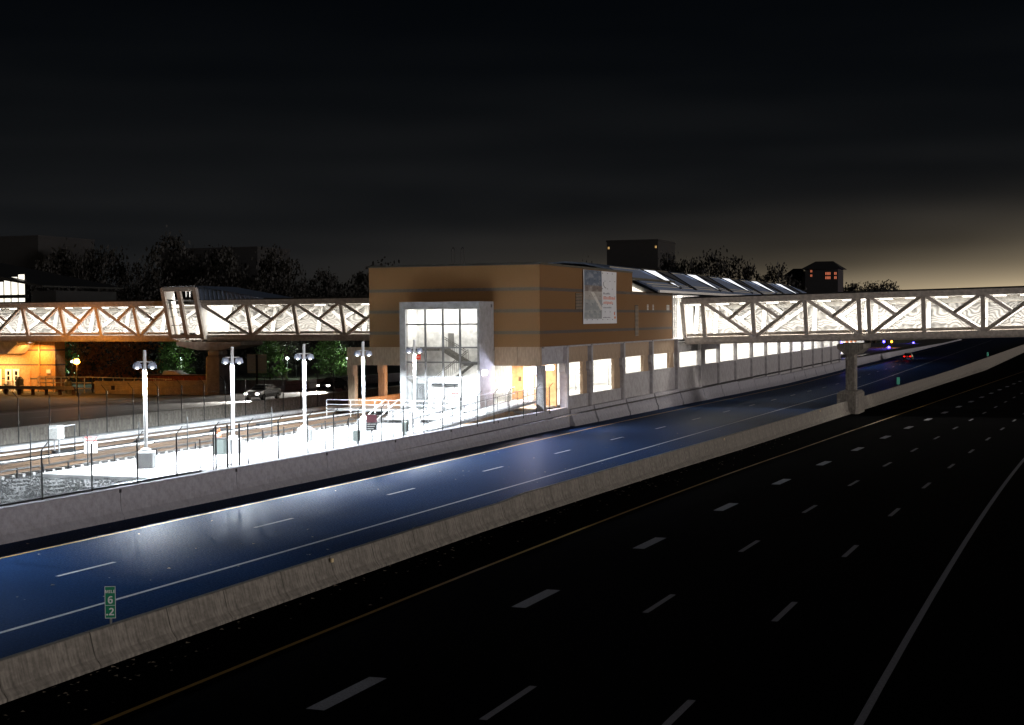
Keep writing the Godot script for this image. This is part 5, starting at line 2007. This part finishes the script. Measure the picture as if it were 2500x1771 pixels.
func road_things():
	# traffic on the far road, coming towards the camera
	var far := [[-74.0, -130.0, "car_silver", "silver car with headlights on between the second and third lamp posts"], [-77.6, -152.0, "car_dark", "dark car with headlights on right of the third lamp post"]]
	for f in far:
		car(f[3], Vector3(f[0], far_y(f[1]), f[1]), 0.0, M[f[2]], true, "cars on the far road")
	# traffic far off, going away
	var away := [[-31.0, -330.0, true, "car_dark", "dark car with red tail lights far off on the station side road"], [-9.0, -300.0, false, "car_silver", "silver car far off in the left lane of the toll road"], [-5.4, -345.0, false, "car_dark", "dark car furthest off on the toll road"], [-1.7, -285.0, false, "car_dark", "dark car far off in the right lane of the toll road"]]
	for f in away:
		var z: float = f[1]
		var p := Vector3(f[0], left_y(z), z) if f[2] else Vector3(f[0] + right_dx(z), right_y(z), z)
		car(f[4], p, PI, M[f[3]], false, "cars far off with red tail lights")
	# green mile sign on the median barrier
	var y := median_top(-30.95)
	var t := thing("mile_sign", "green mile marker sign on the median barrier", "sign", Vector3(-21.95, y, -30.95), deg_to_rad(24))
	var st := mb()
	beam(st, Vector3(0, -0.05, -0.04), Vector3(0, 0.35, -0.04), 0.05, 0.04)
	ob("post", st, M.galvanised, t)
	st = mb()
	cbx(st, -0.13, 0.14, -0.012, 0.13, 0.93, 0.012, 0.004)
	ob("panel", st, M.sign_green, t)
	for r in [[-0.13, 0.917, 0.13, 0.93], [-0.13, 0.14, 0.13, 0.153], [-0.13, 0.153, -0.118, 0.917], [0.118, 0.153, 0.13, 0.917], [-0.118, 0.455, 0.118, 0.466]]:
		st = mb()
		bx(st, r[0], r[1], 0.012, r[2], r[3], 0.016)
		ob("border", st, M.sign_white, t)
	text(t, "MILE", Vector3(0, 0.8, 0.016), 0.105, M.sign_white)
	text(t, "6", Vector3(0, 0.59, 0.016), 0.25, M.sign_white)
	text(t, ".2", Vector3(-0.01, 0.3, 0.016), 0.25, M.sign_white)
	# further mile sign and delineators
	var gs := [[-185.0, "small green marker sign on the median just past the pier"], [-330.0, "tiny green marker sign far along the median barrier"]]
	for g in gs:
		var z: float = g[0]
		t = thing("marker_sign", g[1], "sign", Vector3(median_x(z), median_top(z), z), deg_to_rad(10))
		st = mb()
		beam(st, Vector3(0, -0.1, -0.04), Vector3(0, 0.5, -0.04), 0.06, 0.05)
		ob("post", st, M.galvanised, t)
		st = mb()
		cbx(st, -0.18, 0.2, -0.015, 0.18, 1.05, 0.015, 0.005)
		ob("panel", st, M.marker_green, t)
	# works signals and lamps at the platform's far end
	var sg := [[-38.0, 3.3, -277.4, "blue_signal_glow", "blue-white warning lamp at the platform's far end"], [-38.0, 2.3, -347.6, "blue_signal_glow", "violet warning lamp right of the median pier"], [-38.0, 2.0, -364.0, "amber_signal_glow", "amber beacon right of the median pier"], [-38.0, 0.8, -358.0, "blue_signal_glow", "lower violet warning lamp right of the median pier"], [-38.0, 0.7, -419.0, "blue_signal_glow", "small blue lamp on the far fence line"]]
	for g in sg:
		t = thing("warning_lamp", g[4], "lamp", Vector3(g[0], -2.0, g[2]), 0.0, "warning lamps at the platform's far end")
		st = mb()
		tube(st, Vector3.ZERO, Vector3(0, g[1] + 1.7, 0), 0.05)
		ob("pole", st, M.dark_metal, t)
		st = mb()
		lathe(st, Vector3(0, g[1] + 1.7, 0), [Vector2(0, 0), Vector2(0.26, 0.12), Vector2(0.26, 0.45), Vector2(0, 0.6)], 10)
		ob("lamp_globe", st, M[g[3]], t)
		var l := OmniLight3D.new()
		l.name = "lamp_light"
		l.position = Vector3(0, g[1] + 2.1, 0.5)
		l.light_energy = 14.0
		l.light_color = M[g[3]].emission
		l.light_size = 0.2
		l.omni_range = 60.0
		l.shadow_enabled = true
		t.add_child(l, true)
	for i in 3:
		t = thing("works_barrel", ["left", "middle", "right"][i] + " lit orange works barrel at the platform's far end", "barrel", Vector3(-38.0, 2.6, -285.7 - 5.9 * i), 0.0, "works barrels")
		st = mb()
		for k in 4:
			lathe(st, Vector3.ZERO, [Vector2(0.3 - 0.015 * k, 0.28 * k), Vector2(0.29 - 0.015 * k, 0.28 * k + 0.26)], 12)
		lathe(st, Vector3.ZERO, [Vector2(0.24, 1.1), Vector2(0, 1.15)], 12)
		ob("body", st, M.orange_plastic, t)
		st = mb()
		lathe(st, Vector3.ZERO, [Vector2(0.295, 0.3), Vector2(0.285, 0.5)], 12)
		ob("white_band", st, M.sign_white, t)
	# fallen leaves and grit along the median
	rng.seed = 31
	var leaf := mb()
	tri(leaf, Vector3(-0.05, 0, 0), Vector3(0.03, 0.015, 0.04), Vector3(0.05, 0.0, -0.03))
	var mm := MultiMesh.new()
	mm.transform_format = MultiMesh.TRANSFORM_3D
	mm.mesh = leaf.commit()
	mm.instance_count = 420
	for i in 420:
		var z := -24.0 - 90.0 * pow(rng.randf(), 1.6)
		var x := median_x(z) + 0.5 + absf(rng.randfn()) * 0.9
		var yy := right_y(z)
		if i % 3 == 0:
			x = rng.randf_range(-35.0, -22.6)
			yy = left_y(z)
		mm.set_instance_transform(i, Transform3D(Basis(Vector3.UP, rng.randf() * 6).scaled(Vector3.ONE * rng.randf_range(0.6, 1.4)), Vector3(x, yy + 0.008, z)))
	var mi := MultiMeshInstance3D.new()
	mi.multimesh = mm
	mi.material_override = M.sign_back
	mi.name = "fallen_leaves"
	mi.set_meta("kind", "stuff")
	tag(mi, "scattered dry leaves and grit on the carriageways along the median", "leaves")
	add_child(mi)
	# drain cover
	t = thing("drain_cover", "round iron drain cover beside the median barrier", "drain", Vector3(-23.0, left_y(-52.6) + 0.006, -52.6))
	st = mb()
	lathe(st, Vector3.ZERO, [Vector2(0.46, 0.0), Vector2(0.46, 0.02), Vector2(0.4, 0.022)], 20)
	ob("ring", st, M.dark_metal, t)
	for k in 7:
		st = mb()
		bx(st, -0.34, 0.0, -0.31 + 0.1 * k, 0.34, 0.018, -0.27 + 0.1 * k)
		ob("bar", st, M.dark_metal, t)

func _ready():
	light_and_camera()
	materials()
	roads()
	barriers()
	station()
	stair_tower()
	platform()
	bridges()
	pavilion()
	skyline()
	trees()
	fences()
	tracks()
	lamps()
	road_things()
